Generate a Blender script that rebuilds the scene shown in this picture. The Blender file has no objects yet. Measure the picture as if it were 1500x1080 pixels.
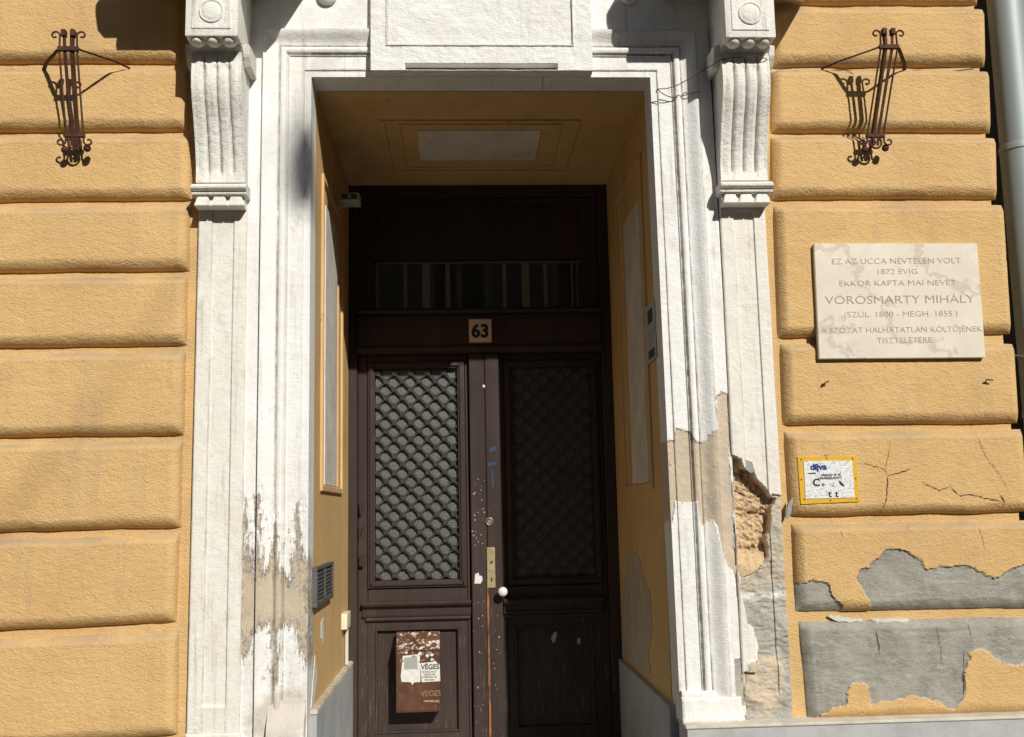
import bpy, bmesh, math, random
import numpy as np
from mathutils import Matrix, Vector
random.seed(7)
S = bpy.context.scene
C = S.collection
PI = math.pi

# ------------------------------------------------------------------ camera
CAMZ, CAMY = 1.5, -4.35
MR = np.array([[0.99863417, -0.04809981, -0.02039382],
               [-0.01350738, 0.13937591, -0.99014742],
               [0.05046831, 0.98907066, 0.13853586]])      # rows: right, down, forward
cam = bpy.data.objects.new('camera', bpy.data.cameras.new('camera'))
C.objects.link(cam)
cam.data.sensor_width = 36; cam.data.lens = 36.0; cam.data.clip_end = 500; cam.data.clip_start = .05
r_, d_, f_ = (Vector(v) for v in MR)
cam.matrix_world = Matrix(((r_.x, -d_.x, -f_.x, 0), (r_.y, -d_.y, -f_.y, CAMY), (r_.z, -d_.z, -f_.z, CAMZ), (0, 0, 0, 1)))
S.camera = cam

# ------------------------------------------------------------------ light
SX, SZ = -0.426, -0.70                  # sunlight moves this far in x and z per metre into the wall
sdir = Vector((SX, 1, SZ)).normalized()
elev = math.asin(-sdir.z)
w = bpy.data.worlds.new('World'); S.world = w; w.use_nodes = True
nt = w.node_tree; bg = nt.nodes['Background']
sky = nt.nodes.new('ShaderNodeTexSky'); sky.sky_type = 'NISHITA'; sky.sun_disc = False
sky.sun_elevation = elev
sky.sun_rotation = math.atan2(-sdir.x, -sdir.y)          # azimuth of the sun, clockwise from +Y
nt.links.new(sky.outputs[0], bg.inputs[0]); bg.inputs[1].default_value = 0.05
sun = bpy.data.objects.new('sun', bpy.data.lights.new('sun', 'SUN')); C.objects.link(sun)
sun.data.energy = 4.35; sun.data.angle = math.radians(0.5); sun.data.color = (1, .965, .90)
sun.rotation_euler = sdir.to_track_quat('-Z', 'Y').to_euler()
sun.location = (3, -8, 8)
S.view_settings.view_transform = 'Standard'; S.view_settings.look = 'None'
S.view_settings.exposure = 0.0; S.view_settings.gamma = 1
S.render.engine = 'CYCLES'

# ------------------------------------------------------------------ measuring: photo pixel -> metres on a real plane of the place
def ray(px, py):
    return MR.T @ np.array([px-750, py-540, 1500.0])
def U(px, py, y=0.0):                    # on the vertical plane at depth y -> (X, Z)
    d = ray(px, py); t = (y-CAMY)/d[1]; return float(d[0]*t), float(CAMZ+d[2]*t)
def UX(px, py, X):                       # on a side wall x = X -> (Y, Z)
    d = ray(px, py); t = X/d[0]; return float(CAMY+d[1]*t), float(CAMZ+d[2]*t)
def UZ(px, py, Z):                       # on a ceiling z = Z -> (X, Y)
    d = ray(px, py); t = (Z-CAMZ)/d[2]; return float(d[0]*t), float(CAMY+d[1]*t)

# ------------------------------------------------------------------ numpy noise
def _hash(ix, iy, s):
    n = (ix.astype(np.int64)*374761393 + iy.astype(np.int64)*668265263 + s*982451653) & 0x7fffffff
    n = ((n ^ (n >> 13))*1274126177) & 0x7fffffff
    n = (n ^ (n >> 16)) & 0xffff
    return n/65535.0
def vnoise(x, y, s=0):
    ix = np.floor(x); iy = np.floor(y); fx = x-ix; fy = y-iy
    fx = fx*fx*(3-2*fx); fy = fy*fy*(3-2*fy)
    a = _hash(ix, iy, s); b = _hash(ix+1, iy, s); c = _hash(ix, iy+1, s); d = _hash(ix+1, iy+1, s)
    return (a*(1-fx)+b*fx)*(1-fy)+(c*(1-fx)+d*fx)*fy - .5
def fbm(x, y, sc, oc=4, s=0):
    r = 0; a = 1
    for k in range(oc):
        r = r+a*vnoise(x*sc+17.3*k, y*sc+9.1*k, s+k); a *= .5; sc *= 2.03
    return r
def sst(a, b, x):
    t = np.clip((x-a)/(b-a), 0, 1); return t*t*(3-2*t)
def polydist(X, Z, poly):                # signed distance, positive inside
    poly = np.array(poly); n = len(poly)
    dmin = np.full(X.shape, 1e9); ins = np.zeros(X.shape, bool)
    for i in range(n):
        a = poly[i]; b = poly[(i+1) % n]; e = b-a
        t = np.clip(((X-a[0])*e[0]+(Z-a[1])*e[1])/(e@e+1e-12), 0, 1)
        dmin = np.minimum(dmin, np.hypot(X-a[0]-t*e[0], Z-a[1]-t*e[1]))
        c = ((a[1] > Z) != (b[1] > Z)) & (X < (b[0]-a[0])*(Z-a[1])/(b[1]-a[1]+1e-12)+a[0])
        ins ^= c
    return np.where(ins, dmin, -dmin)
def PP(pts, y=0.02):
    return [U(a, b, y) for a, b in pts]

# ------------------------------------------------------------------ materials
def new_mat(name):
    m = bpy.data.materials.new(name); m.use_nodes = True
    return m, m.node_tree.nodes, m.node_tree.links, m.node_tree.nodes['Principled BSDF']
DIST = ('grey', 'bare', 'brick', 'stain')
class G:                                  # tiny node helper
    def __init__(s, name):
        s.m, s.n, s.l, s.b = new_mat(name)
        s.pos = s.n.new('ShaderNodeNewGeometry').outputs['Position']
        s.b.inputs['Roughness'].default_value = .85
        s.b.inputs['Specular IOR Level'].default_value = .3
    def map(s, scale, rot=(0, 0, 0)):
        q = s.n.new('ShaderNodeMapping'); s.l.new(s.pos, q.inputs[0]); q.inputs['Scale'].default_value = scale; q.inputs['Rotation'].default_value = rot
        return q.outputs[0]
    def noise(s, scale, detail=5, rough=.55, vec=None, dist=0):
        q = s.n.new('ShaderNodeTexNoise'); s.l.new(vec or s.pos, q.inputs['Vector'])
        q.inputs['Scale'].default_value = scale; q.inputs['Detail'].default_value = detail; q.inputs['Roughness'].default_value = rough
        q.inputs['Distortion'].default_value = dist
        return q.outputs['Fac']
    def vor(s, scale, feature='F1', vec=None, out='Distance'):
        q = s.n.new('ShaderNodeTexVoronoi'); s.l.new(vec or s.pos, q.inputs['Vector']); q.feature = feature
        q.inputs['Scale'].default_value = scale; return q.outputs[out]
    def rng(s, v, a, b, c=0., d=1., smooth=False):
        q = s.n.new('ShaderNodeMapRange'); s.l.new(v, q.inputs[0])
        for i, x in enumerate((a, b, c, d)): q.inputs[i+1].default_value = x
        if smooth: q.interpolation_type = 'SMOOTHSTEP'
        return q.outputs[0]
    def math(s, op, a, b=None, clamp=False):
        q = s.n.new('ShaderNodeMath'); q.operation = op; q.use_clamp = clamp
        for i, x in enumerate((a, b)):
            if x is None: continue
            if isinstance(x, (int, float)): q.inputs[i].default_value = x
            else: s.l.new(x, q.inputs[i])
        return q.outputs[0]
    def mix(s, fac, a, b, mode='MIX'):
        q = s.n.new('ShaderNodeMix'); q.data_type = 'RGBA'; q.blend_type = mode
        for i, x in ((0, fac), (6, a), (7, b)):
            if isinstance(x, (int, float)): q.inputs[i].default_value = x
            elif isinstance(x, tuple): q.inputs[i].default_value = (*x, 1)
            else: s.l.new(x, q.inputs[i])
        return q.outputs[2]
    def attr(s, name):
        q = s.n.new('ShaderNodeAttribute'); q.attribute_name = name
        # distances are stored one metre up, so that a mesh without the attribute reads as far outside
        return s.math('SUBTRACT', q.outputs['Fac'], 1.0) if name in DIST else q.outputs['Fac']
    def col(s, c):
        if isinstance(c, tuple): s.b.inputs['Base Color'].default_value = (*c, 1)
        else: s.l.new(c, s.b.inputs['Base Color'])
        return s
    def bump(s, h, strength=.5, dist=.003):
        q = s.n.new('ShaderNodeBump'); s.l.new(h, q.inputs['Height']); q.inputs['Strength'].default_value = strength; q.inputs['Distance'].default_value = dist
        s.l.new(q.outputs[0], s.b.inputs['Normal']); return s
    def rough(s, v):
        if isinstance(v, (int, float)): s.b.inputs['Roughness'].default_value = v
        else: s.l.new(v, s.b.inputs['Roughness'])
        return s

def stucco_height(g, k=1.0):
    a = g.noise(112, 5, .6, g.map((.75, .75, 1.25))); b = g.noise(30, 3, .5, g.map((.7, .7, 1.3))); c = g.vor(190, 'SMOOTH_F1')
    h = g.math('ADD', g.math('MULTIPLY', a, 1.05*k), g.math('MULTIPLY', b, .55*k))
    return g.math('ADD', h, g.math('MULTIPLY', c, .35*k))

OCH = (.66, .405, .155)
def ochre_colour(g):
    c = g.mix(g.rng(g.noise(2.0, 6, .65), .35, .68), (.71, .472, .208), (.63, .398, .168))
    c = g.mix(g.rng(g.noise(6.5, 6, .7, g.map((.6, 1, 1.3))), .52, .74, 0, .5), c, (.53, .345, .165))
    c = g.mix(g.rng(g.noise(4.0, 6, .7, g.map((2.6, 1, .22))), .52, .70, 0, .42), c, (.44, .33, .20))
    c = g.mix(g.rng(g.noise(3.1, 6, .7, g.map((1, 1, 1.4))), .60, .72, 0, .30), c, (.72, .54, .31))
    c = g.mix(g.rng(g.noise(120, 5, .75, g.map((.6, 1, 1.3))), .60, .68, 0, .7), c, (.38, .235, .11))
    c = g.mix(g.rng(g.noise(33, 5, .8), .705, .725, 0, .75), c, (.24, .15, .075))
    return c
def grey_colour(g):
    c = g.mix(g.rng(g.noise(7, 6, .65, dist=.6), .35, .65), (.32, .302, .255), (.47, .448, .385))
    c = g.mix(g.rng(g.noise(24, 7, .75, dist=.8), .58, .70, 0, .75), c, (.60, .575, .51))
    wv = g.n.new('ShaderNodeTexWave'); wv.bands_direction = 'Z'; g.l.new(g.pos, wv.inputs[0]); wv.inputs['Scale'].default_value = 9; wv.inputs['Distortion'].default_value = 7; wv.inputs['Detail'].default_value = 5; wv.inputs['Detail Scale'].default_value = 3
    c = g.mix(g.rng(wv.outputs['Fac'], .93, 1.0, 0, .35), c, (.60, .57, .50))
    c = g.mix(g.rng(g.noise(14, 6, .7, g.map((1, 1, 2.5))), .60, .72, 0, .45), c, (.19, .178, .155))
    c = g.mix(g.rng(g.noise(6, 7, .75, dist=1.), .60, .66, 0, .5), c, (.46, .40, .31))
    c = g.mix(g.rng(g.noise(120, 4, .75), .62, .72, 0, .45), c, (.14, .13, .115))
    return c
def make_ochre(name, tone=None):
    g = G(name); c = ochre_colour(g)
    dirt = g.attr('dirt')
    dn = g.math('MULTIPLY', dirt, g.rng(g.noise(11, 5, .7, g.map((.35, 1, 1))), .32, .62))
    c = g.mix(g.math('MULTIPLY', dn, .8), c, (.34, .275, .20))
    if tone: c = g.mix(1.0, c, tone, 'MULTIPLY')
    # peeled paint showing the grey render
    d = g.math('ADD', g.attr('grey'), g.math('MULTIPLY', g.math('SUBTRACT', g.noise(110, 4, .65), .5), .006))
    isg = g.rng(d, -.0006, .0006)
    rim = g.math('MULTIPLY', g.rng(d, -.006, -.001), g.rng(d, .004, .0005))
    gc = grey_colour(g)
    c = g.mix(isg, c, gc)
    c = g.mix(g.math('MULTIPLY', rim, g.rng(g.noise(30, 3), .5, .6, 0, .8)), c, (.62, .58, .50))
    g.col(c)
    h = stucco_height(g)
    hg = g.math('MULTIPLY', g.noise(48, 8, .8, g.map((.8, 1, 1.5))), 2.0)
    q = g.n.new('ShaderNodeMix'); q.data_type = 'FLOAT'
    g.l.new(isg, q.inputs[0]); g.l.new(h, q.inputs[2]); g.l.new(hg, q.inputs[3])
    g.bump(q.outputs[0], 1.0, .0048)
    g.rough(.9)
    return g.m
M = {}
M['ochre'] = make_ochre('ochre_stucco')
def plain_ochre(name, tone=(1, 1, 1)):
    g = G(name); c = g.mix(1.0, ochre_colour(g), tone, 'MULTIPLY')
    c = g.mix(g.rng(g.noise(3.5, 7, .75), .63, .72, 0, .6), c, (.55, .42, .27))
    c = g.mix(g.rng(g.noise(12, 6, .75), .66, .70, 0, .8), c, (.24, .17, .10))
    c = g.mix(g.rng(g.noise(5, 6, .7, g.map((1, 1, .25))), .52, .72, 0, .4), c, (.36, .25, .13))
    g.col(c); g.bump(g.noise(30, 6, .6), .5, .0025); return g.m
M['recess_ochre'] = plain_ochre('recess_plaster', (.96, .97, .95))

def make_white(name, base, grain=.6, dirty=.25):
    g = G(name)
    c = g.mix(g.rng(g.noise(5, 5, .6), .4, .7, 0, 1), base, tuple(x*y for x, y in zip(base, (.93, .915, .88))))
    c = g.mix(g.rng(g.noise(18, 6, .7, g.map((1, 1, .45))), .56, .75, 0, dirty), c, (.50, .45, .37))
    c = g.mix(g.rng(g.noise(9, 7, .75, g.map((3.2, 1, .16))), .56, .70, 0, dirty*1.1), c, (.42, .39, .335))
    c = g.mix(g.rng(g.noise(75, 5, .75), .66, .70, 0, .75*min(1, dirty*2.4)), c, (.30, .275, .23))
    # flaked paint: bare plaster with a dark dirty margin
    n1 = g.math('SUBTRACT', g.noise(26, 7, .75, g.map((2.3, 1, .26))), .5)
    n2 = g.math('SUBTRACT', g.noise(85, 4, .7), .5)
    nn = g.math('ADD', g.math('MULTIPLY', n1, .17), g.math('MULTIPLY', n2, .03))
    amp = g.attr('ragged')
    d = g.math('ADD', g.attr('bare'), g.math('MULTIPLY', nn, amp))
    bare = g.rng(d, -.0007, .0007)
    bc = g.mix(g.rng(g.noise(10, 6, .6), .35, .7), (.62, .50, .36), (.52, .45, .35))
    bc = g.mix(g.rng(g.noise(60, 4, .7), .6, .7, 0, .5), bc, (.33, .27, .2))
    rag = g.math('MULTIPLY', g.rng(amp, .5, 1.0), g.rng(d, .045, .004))
    bc = g.mix(g.math('MULTIPLY', rag, g.rng(g.noise(34, 6, .75), .40, .60)), bc, (.24, .22, .195))
    fl = g.math('MULTIPLY', g.rng(g.noise(70, 6, .8, g.map((1.3, 1, .45))), .575, .60), g.math('MULTIPLY', g.rng(d, -.085, -.02), g.rng(amp, .4, 1.0)))
    c = g.mix(g.math('MULTIPLY', fl, .9), c, (.19, .17, .145))
    bc = g.mix(g.math('MULTIPLY', g.rng(g.noise(75, 6, .8, g.map((1.2, 1, .6))), .55, .60), g.math('MULTIPLY', g.rng(d, .07, .01), g.rng(amp, .4, 1.0))), bc, (.15, .13, .115))
    c = g.mix(bare, c, bc)
    d2 = g.math('ADD', g.attr('grey'), g.math('MULTIPLY', g.math('SUBTRACT', g.noise(110, 5, .65), .5), .006))
    isg = g.rng(d2, -.0007, .0007)
    gg = g.mix(g.math('MULTIPLY', g.attr('sand'), .85), grey_colour(g), g.mix(g.rng(g.noise(20, 6, .75), .35, .65), (.60, .52, .38), (.46, .40, .31)))
    gg = g.mix(g.math('MULTIPLY', g.attr('salt'), g.rng(g.noise(30, 5, .7), .35, .55)), gg, (.78, .76, .69))
    c = g.mix(isg, c, gg)
    d3 = g.math('ADD', g.attr('brick'), g.math('MULTIPLY', g.math('SUBTRACT', g.noise(110, 4, .65), .5), .006))
    isb = g.rng(d3, -.0007, .0007)
    kc = g.mix(g.rng(g.noise(13, 6, .7), .35, .65), (.66, .47, .27), (.52, .38, .235))
    kc = g.mix(g.rng(g.noise(55, 5, .7), .6, .72, 0, .6), kc, (.72, .62, .46))
    kc = g.mix(g.rng(g.noise(22, 6, .8), .56, .64, 0, .7), kc, (.36, .26, .17))
    c = g.mix(isb, c, kc)
    d4 = g.math('ADD', g.attr('stain'), g.math('MULTIPLY', g.math('SUBTRACT', g.noise(14, 5, .65, g.map((1, 1, 2.2))), .5), .12))
    c = g.mix(g.rng(d4, -.03, .03, 0, .6, True), c, (.50, .42, .31))
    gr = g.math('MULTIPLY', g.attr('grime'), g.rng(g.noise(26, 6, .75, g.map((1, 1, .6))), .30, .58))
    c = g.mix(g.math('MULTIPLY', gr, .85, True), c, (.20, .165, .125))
    c = g.mix(g.rng(g.noise(62, 6, .82), .69, .71, 0, .85), c, (.15, .13, .105))
    g.col(c)
    h = stucco_height(g, grain)
    h = g.math('SUBTRACT', h, g.math('MULTIPLY', g.math('MAXIMUM', bare, isg), 1.1))
    g.bump(h, .7, .0038); g.rough(.82)
    return g.m
M['white'] = make_white('white_limewash', (.85, .84, .81), .8, .50)
M['cream'] = make_white('cream_limewash', (.81, .78, .70), .8, .60)
M['console'] = make_white('weathered_stucco', (.83, .815, .755), 1.4, .75)
M['white_panel'] = make_white('rough_white_render', (.84, .835, .80), 1.6, .25)

def simple(name, colr, rough=.6, metal=0, bs=0, bscale=60, var=None, spec=.4):
    g = G(name); c = colr
    if var: c = g.mix(g.rng(g.noise(var[0], 6, .65), .4, .65), colr, var[1])
    g.col(c); g.rough(rough); g.b.inputs['Metallic'].default_value = metal; g.b.inputs['Specular IOR Level'].default_value = spec
    if bs: g.bump(g.noise(bscale, 5, .6), bs, .002)
    return g.m
g = G('old_white_paint'); c = g.mix(g.rng(g.noise(4, 7, .75), .38, .66), (.72, .69, .62), (.54, .49, .41))
c = g.mix(g.rng(g.noise(28, 6, .8), .64, .69, 0, .7), c, (.30, .25, .19)); g.col(c); g.bump(g.noise(45, 6, .7), .5, .002); M['soffit_white'] = g.m
M['dado'] = simple('grey_stone_dado', (.42, .43, .42), .75, bs=.4, bscale=40, var=(5, (.33, .34, .335)))
M['dado_cap'] = simple('pale_stone_cap', (.66, .60, .48), .8, bs=.5, var=(14, (.40, .34, .26)))
M['plinth'] = simple('plinth_render', (.47, .47, .46), .85, bs=.6, bscale=90, var=(8, (.38, .38, .37)))
M['plinth_top'] = simple('plinth_ledge', (.66, .62, .52), .85, bs=.5, var=(12, (.52, .48, .41)))
M['pavement'] = simple('pavement_asphalt', (.17, .165, .155), .9, bs=.5, var=(3, (.22, .21, .2)))
M['road'] = simple('road_asphalt', (.06, .06, .06), .9, bs=.5, var=(3, (.08, .08, .08)))
M['ground'] = simple('ground_earth', (.12, .11, .10), .95)
M['kerb'] = simple('kerb_granite', (.32, .31, .30), .8)
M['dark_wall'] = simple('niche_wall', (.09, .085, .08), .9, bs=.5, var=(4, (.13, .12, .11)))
M['hall'] = simple('dark_hall', (.02, .018, .016), .9)
M['zinc'] = simple('painted_zinc', (.33, .375, .37), .55, metal=.25, bs=.15, bscale=12, var=(5, (.34, .38, .37)), spec=.5)
M['rust'] = simple('rusty_wrought_iron', (.055, .026, .018), .75, metal=.25, bs=.8, bscale=180, var=(45, (.12, .045, .022)))
M['iron_black'] = simple('black_iron', (.010, .009, .008), .8, bs=.4, spec=.1)
M['lattice'] = simple('dusty_grey_iron', (.055, .054, .048), .7, bs=.6, bscale=150, var=(90, (.02, .019, .017)), spec=.25)
M['cable'] = simple('old_cable', (.10, .085, .07), .7)
M['porcelain'] = simple('white_porcelain', (.75, .75, .73), .2, spec=.6)
M['brass'] = simple('dull_brass', (.52, .44, .25), .45, metal=.55, bs=.3, var=(30, (.36, .30, .17)))
M['steel'] = simple('dull_steel', (.4, .39, .37), .4, metal=.8)
M['paper'] = simple('weathered_paper', (.72, .71, .66), .8, var=(40, (.6, .58, .53)))
M['paper_grey'] = simple('printed_grey', (.33, .35, .33), .8)
M['ink'] = simple('black_ink', (.02, .02, .022), .7)
M['ink_blue'] = simple('blue_ink', (.02, .04, .22), .7)
M['yellow'] = simple('yellow_enamel', (.72, .42, .02), .45, bs=.15, var=(40, (.60, .36, .03)))
M['notice_paper'] = simple('faded_notice_paper', (.50, .50, .47), .8, var=(40, (.42, .42, .40)))
M['notice_ink'] = simple('faded_blue_print', (.05, .065, .13), .8)
M['plate'] = simple('house_number_enamel', (.80, .56, .40), .4, var=(30, (.72, .50, .36)))
M['plate_edge'] = simple('plate_rust_edge', (.30, .12, .06), .7)
M['cam_white'] = simple('camera_plastic', (.62, .60, .56), .4)
M['cam_dark'] = simple('camera_front', (.05, .05, .05), .2)
M['vent'] = simple('vent_metal', (.13, .125, .115), .6, metal=.1, bs=.4, bscale=90, var=(30, (.09, .085, .08)))
M['socket'] = simple('ivory_plastic', (.75, .70, .52), .5)
M['crack'] = simple('crack_shade', (.10, .065, .035), .95)
M['reflected_grey'] = simple('reflected_frame_grey', (.33, .33, .31), .6)
M['mortar'] = simple('grey_mortar', (.36, .35, .32), .9, bs=.6, var=(20, (.28, .27, .25)))

def make_wood(name, base=(.040, .028, .023)):
    g = G(name)
    c = g.mix(g.rng(g.noise(6, 6, .6, g.map((1, 1, .25))), .35, .7), base, tuple(x*1.45 for x in base))
    c = g.mix(g.rng(g.noise(60, 5, .7, g.map((1, 1, .06))), .52, .72, 0, .6), c, (.035, .02, .015))
    wear = g.rng(g.noise(38, 8, .82, g.map((1, 1, .5))), .655, .675, 0, 1)
    low = g.rng(g.noise(4, 3, .5, g.map((1, 1, .4))), .42, .6)
    c = g.mix(g.math('MULTIPLY', g.math('MULTIPLY', wear, low), .75), c, (.42, .34, .25))
    sep = g.n.new('ShaderNodeSeparateXYZ'); g.l.new(g.pos, sep.inputs[0])
    lowz = g.rng(sep.outputs['Z'], 1.15, .55)
    st_ = g.rng(g.noise(120, 6, .8, g.map((1, 1, .045))), .56, .62)
    c = g.mix(g.math('MULTIPLY', g.math('MULTIPLY', st_, lowz), g.rng(g.noise(7, 4, .7), .42, .6, 0, .7)), c, (.23, .18, .13))
    g.col(c); g.rough(g.rng(g.noise(20, 4, .6), .3, .7, .5, .75))
    g.b.inputs['Specular IOR Level'].default_value = .2
    h = g.math('ADD', g.noise(90, 5, .6, g.map((1, 1, .05))), g.noise(30, 4, .6))
    g.bump(h, .45, .0016)
    return g.m
M['wood'] = make_wood('old_brown_door_paint')
def rusty_strip():
    g = G('rusty_meeting_edge')
    c = g.mix(g.rng(g.noise(30, 6, .7, g.map((1, 1, .25))), .38, .60), (.42, .16, .05), (.09, .045, .03))
    c = g.mix(g.rng(g.noise(50, 4, .7), .6, .7, 0, .7), c, (.55, .36, .18))
    g.col(c); g.bump(g.noise(80, 4), .6, .002); return g.m
M['rust_strip'] = rusty_strip()
def mailbox_mat():
    g = G('rusty_red_brown_box')
    c = g.mix(g.rng(g.noise(11, 6, .7), .38, .62), (.075, .026, .017), (.12, .055, .028))
    c = g.mix(g.rng(g.noise(36, 6, .75, g.map((1, 1, .4))), .58, .68, 0, .7), c, (.24, .11, .05))
    sep = g.n.new('ShaderNodeSeparateXYZ'); g.l.new(g.pos, sep.inputs[0])
    top = g.rng(sep.outputs['Z'], BZ-.125, BZ-.085)
    fl = g.rng(g.noise(30, 6, .8, g.map((1.0, 1, 1.5))), .545, .565)
    c = g.mix(g.math('MULTIPLY', fl, top), c, (.66, .60, .50))
    g.col(c); g.rough(.6); g.bump(g.noise(60, 5), .5, .0015); return g.m
def glass_textured():
    g = G('wired_obscure_glass')
    c = g.mix(g.rng(g.noise(190, 3, .6), .35, .65), (.062, .064, .056), (.135, .135, .12))
    c = g.mix(g.rng(g.noise(7, 4, .6), .45, .7, 0, .5), c, (.07, .07, .06))
    c = g.mix(g.rng(g.noise(150, 3, .8), .62, .68, 0, .7), c, (.38, .38, .34))
    g.col(c); g.rough(.4); g.b.inputs['Specular IOR Level'].default_value = .5
    g.bump(g.noise(210, 2, .5), .7, .003); return g.m
M['obscure_glass'] = glass_textured()
def pane():
    g = G('transom_glass'); g.col((.9, .92, .9)); g.rough(.03)
    g.b.inputs['Transmission Weight'].default_value = 1; g.b.inputs['IOR'].default_value = 1.45; return g.m
M['glass'] = pane()
def marble():
    g = G('veined_marble')
    c = g.mix(g.rng(g.noise(5, 6, .65, dist=1.2), .35, .7), (.74, .685, .565), (.66, .575, .46))
    wv = g.n.new('ShaderNodeTexWave'); g.l.new(g.map((1, 1, 1), (0, .9, 0)), wv.inputs[0]); wv.inputs['Scale'].default_value = 1.1
    wv.inputs['Distortion'].default_value = 9; wv.inputs['Detail'].default_value = 5; wv.inputs['Detail Scale'].default_value = 2.2; wv.inputs['Detail Roughness'].default_value = .7
    c = g.mix(g.rng(wv.outputs['Fac'], .92, 1.0, 0, .5), c, (.46, .355, .28))
    c = g.mix(g.rng(g.noise(3.2, 7, .7, g.map((1, 1, 1), (0, .7, 0)), dist=2.5), .60, .84, 0, .45), c, (.52, .42, .34))
    c = g.mix(g.rng(g.noise(9, 8, .8, g.map((1, 1, .35), (0, .75, 0)), dist=.6), .57, .66, 0, .28), c, (.50, .39, .31))
    g.col(c); g.rough(.5); g.bump(g.noise(120, 3), .1, .001); return g.m
M['marble'] = marble()
M['engraving'] = simple('faded_engraving', (.34, .245, .18), .8, var=(60, (.50, .40, .31)))

# ------------------------------------------------------------------ object helpers
def tag(o, label=None, cat=None, group=None, kind=None):
    if label: o['label'] = label
    if cat: o['category'] = cat
    if group: o['group'] = group
    if kind: o['kind'] = kind
    return o
def empty(name, loc=(0, 0, 0)):
    o = bpy.data.objects.new(name, None); C.objects.link(o); o.location = loc; o.empty_display_size = .1
    return o
def link(name, me, m, parent=None, loc=None):
    o = bpy.data.objects.new(name, me); C.objects.link(o)
    if m is not None and len(me.materials) == 0: me.materials.append(m)
    if parent is not None:
        o.parent = parent
        pw = parent.location.copy(); q = parent.parent
        while q is not None: pw += q.location; q = q.parent
        base = Vector(loc) if loc else Vector((0, 0, 0))
        o.location = base-pw
    elif loc: o.location = loc
    return o
def bm_obj(name, bm, m, parent=None, smooth=False, loc=None):
    bmesh.ops.recalc_face_normals(bm, faces=bm.faces)
    me = bpy.data.meshes.new(name); bm.to_mesh(me); bm.free()
    if smooth:
        me.polygons.foreach_set('use_smooth', np.ones(len(me.polygons), bool)); me.set_sharp_from_angle(angle=math.radians(38))
    return link(name, me, m, parent, loc)
def add_box(bm, x0, x1, y0, y1, z0, z1, bev=0.0, seg=1):
    r = bmesh.ops.create_cube(bm, size=1)
    vs = r['verts']
    for v in vs:
        v.co = Vector(((x0+x1)/2+v.co.x*(x1-x0), (y0+y1)/2+v.co.y*(y1-y0), (z0+z1)/2+v.co.z*(z1-z0)))
    if bev:
        es = list({e for v in vs for e in v.link_edges})
        bmesh.ops.bevel(bm, geom=es, offset=bev, segments=seg, affect='EDGES', profile=.6)
def box(name, x0, x1, y0, y1, z0, z1, m, parent=None, bev=0.0, seg=1):
    bm = bmesh.new(); add_box(bm, x0, x1, y0, y1, z0, z1, bev, seg)
    return bm_obj(name, bm, m, parent, smooth=seg > 1)
def add_tube(bm, pts, r, n=8, cap=True, flat=None):
    pts = [Vector(p) for p in pts]; rings = []
    up = Vector((0, 0, 1)); prev = None
    for i, p in enumerate(pts):
        t = (pts[min(i+1, len(pts)-1)]-pts[max(i-1, 0)]).normalized()
        if prev is None:
            a = t.cross(up)
            if a.length < .05: a = t.cross(Vector((1, 0, 0)))
            a.normalize()
        else:
            a = (prev-t*prev.dot(t)); a.normalize()
        prev = a; b = t.cross(a)
        rr = r[i] if isinstance(r, (list, tuple)) else r
        rb = rr if flat is None else rr*flat
        rings.append([bm.verts.new(p+a*rr*math.cos(2*PI*k/n)+b*rb*math.sin(2*PI*k/n)) for k in range(n)])
    for A, B in zip(rings, rings[1:]):
        for k in range(n):
            bm.faces.new((A[k], A[(k+1) % n], B[(k+1) % n], B[k]))
    if cap:
        bm.faces.new(rings[0][::-1]); bm.faces.new(rings[-1])
def tube(name, pts, r, m, parent=None, n=8, flat=None):
    bm = bmesh.new(); add_tube(bm, pts, r, n, True, flat); return bm_obj(name, bm, m, parent, smooth=True)
def prism(name, poly, axis, a, b, m, parent=None, bev=0):
    # poly in the two other coordinates, extruded along axis from a to b
    bm = bmesh.new()
    def P3(u, v, t): return {'x': (t, u, v), 'y': (u, t, v), 'z': (u, v, t)}[axis]
    A = [bm.verts.new(P3(u, v, a)) for u, v in poly]; B = [bm.verts.new(P3(u, v, b)) for u, v in poly]
    n = len(poly)
    bm.faces.new(A); bm.faces.new(B[::-1])
    for i in range(n): bm.faces.new((A[i], A[(i+1) % n], B[(i+1) % n], B[i]))
    if bev: bmesh.ops.bevel(bm, geom=bm.edges[:], offset=bev, segments=2, affect='EDGES')
    return bm_obj(name, bm, m, parent)
def disc(name, c, r, y0, y1, m, parent, n=28, dome=0., sz=1.0):
    bm = bmesh.new(); rings = []
    prof = [(1, y1), (1, y0+(y1-y0)*.25), (.93, y0)] + ([(.6, y0-dome*.7), (.25, y0-dome)] if dome else [])
    for k, y in prof:
        rings.append([bm.verts.new((c[0]+r*k*math.cos(2*PI*i/n), y, c[1]+r*sz*k*math.sin(2*PI*i/n))) for i in range(n)])
    for A, B in zip(rings, rings[1:]):
        for k in range(n): bm.faces.new((A[k], A[(k+1) % n], B[(k+1) % n], B[k]))
    bm.faces.new(rings[-1])
    return bm_obj(name, bm, m, parent, smooth=True)
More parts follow.
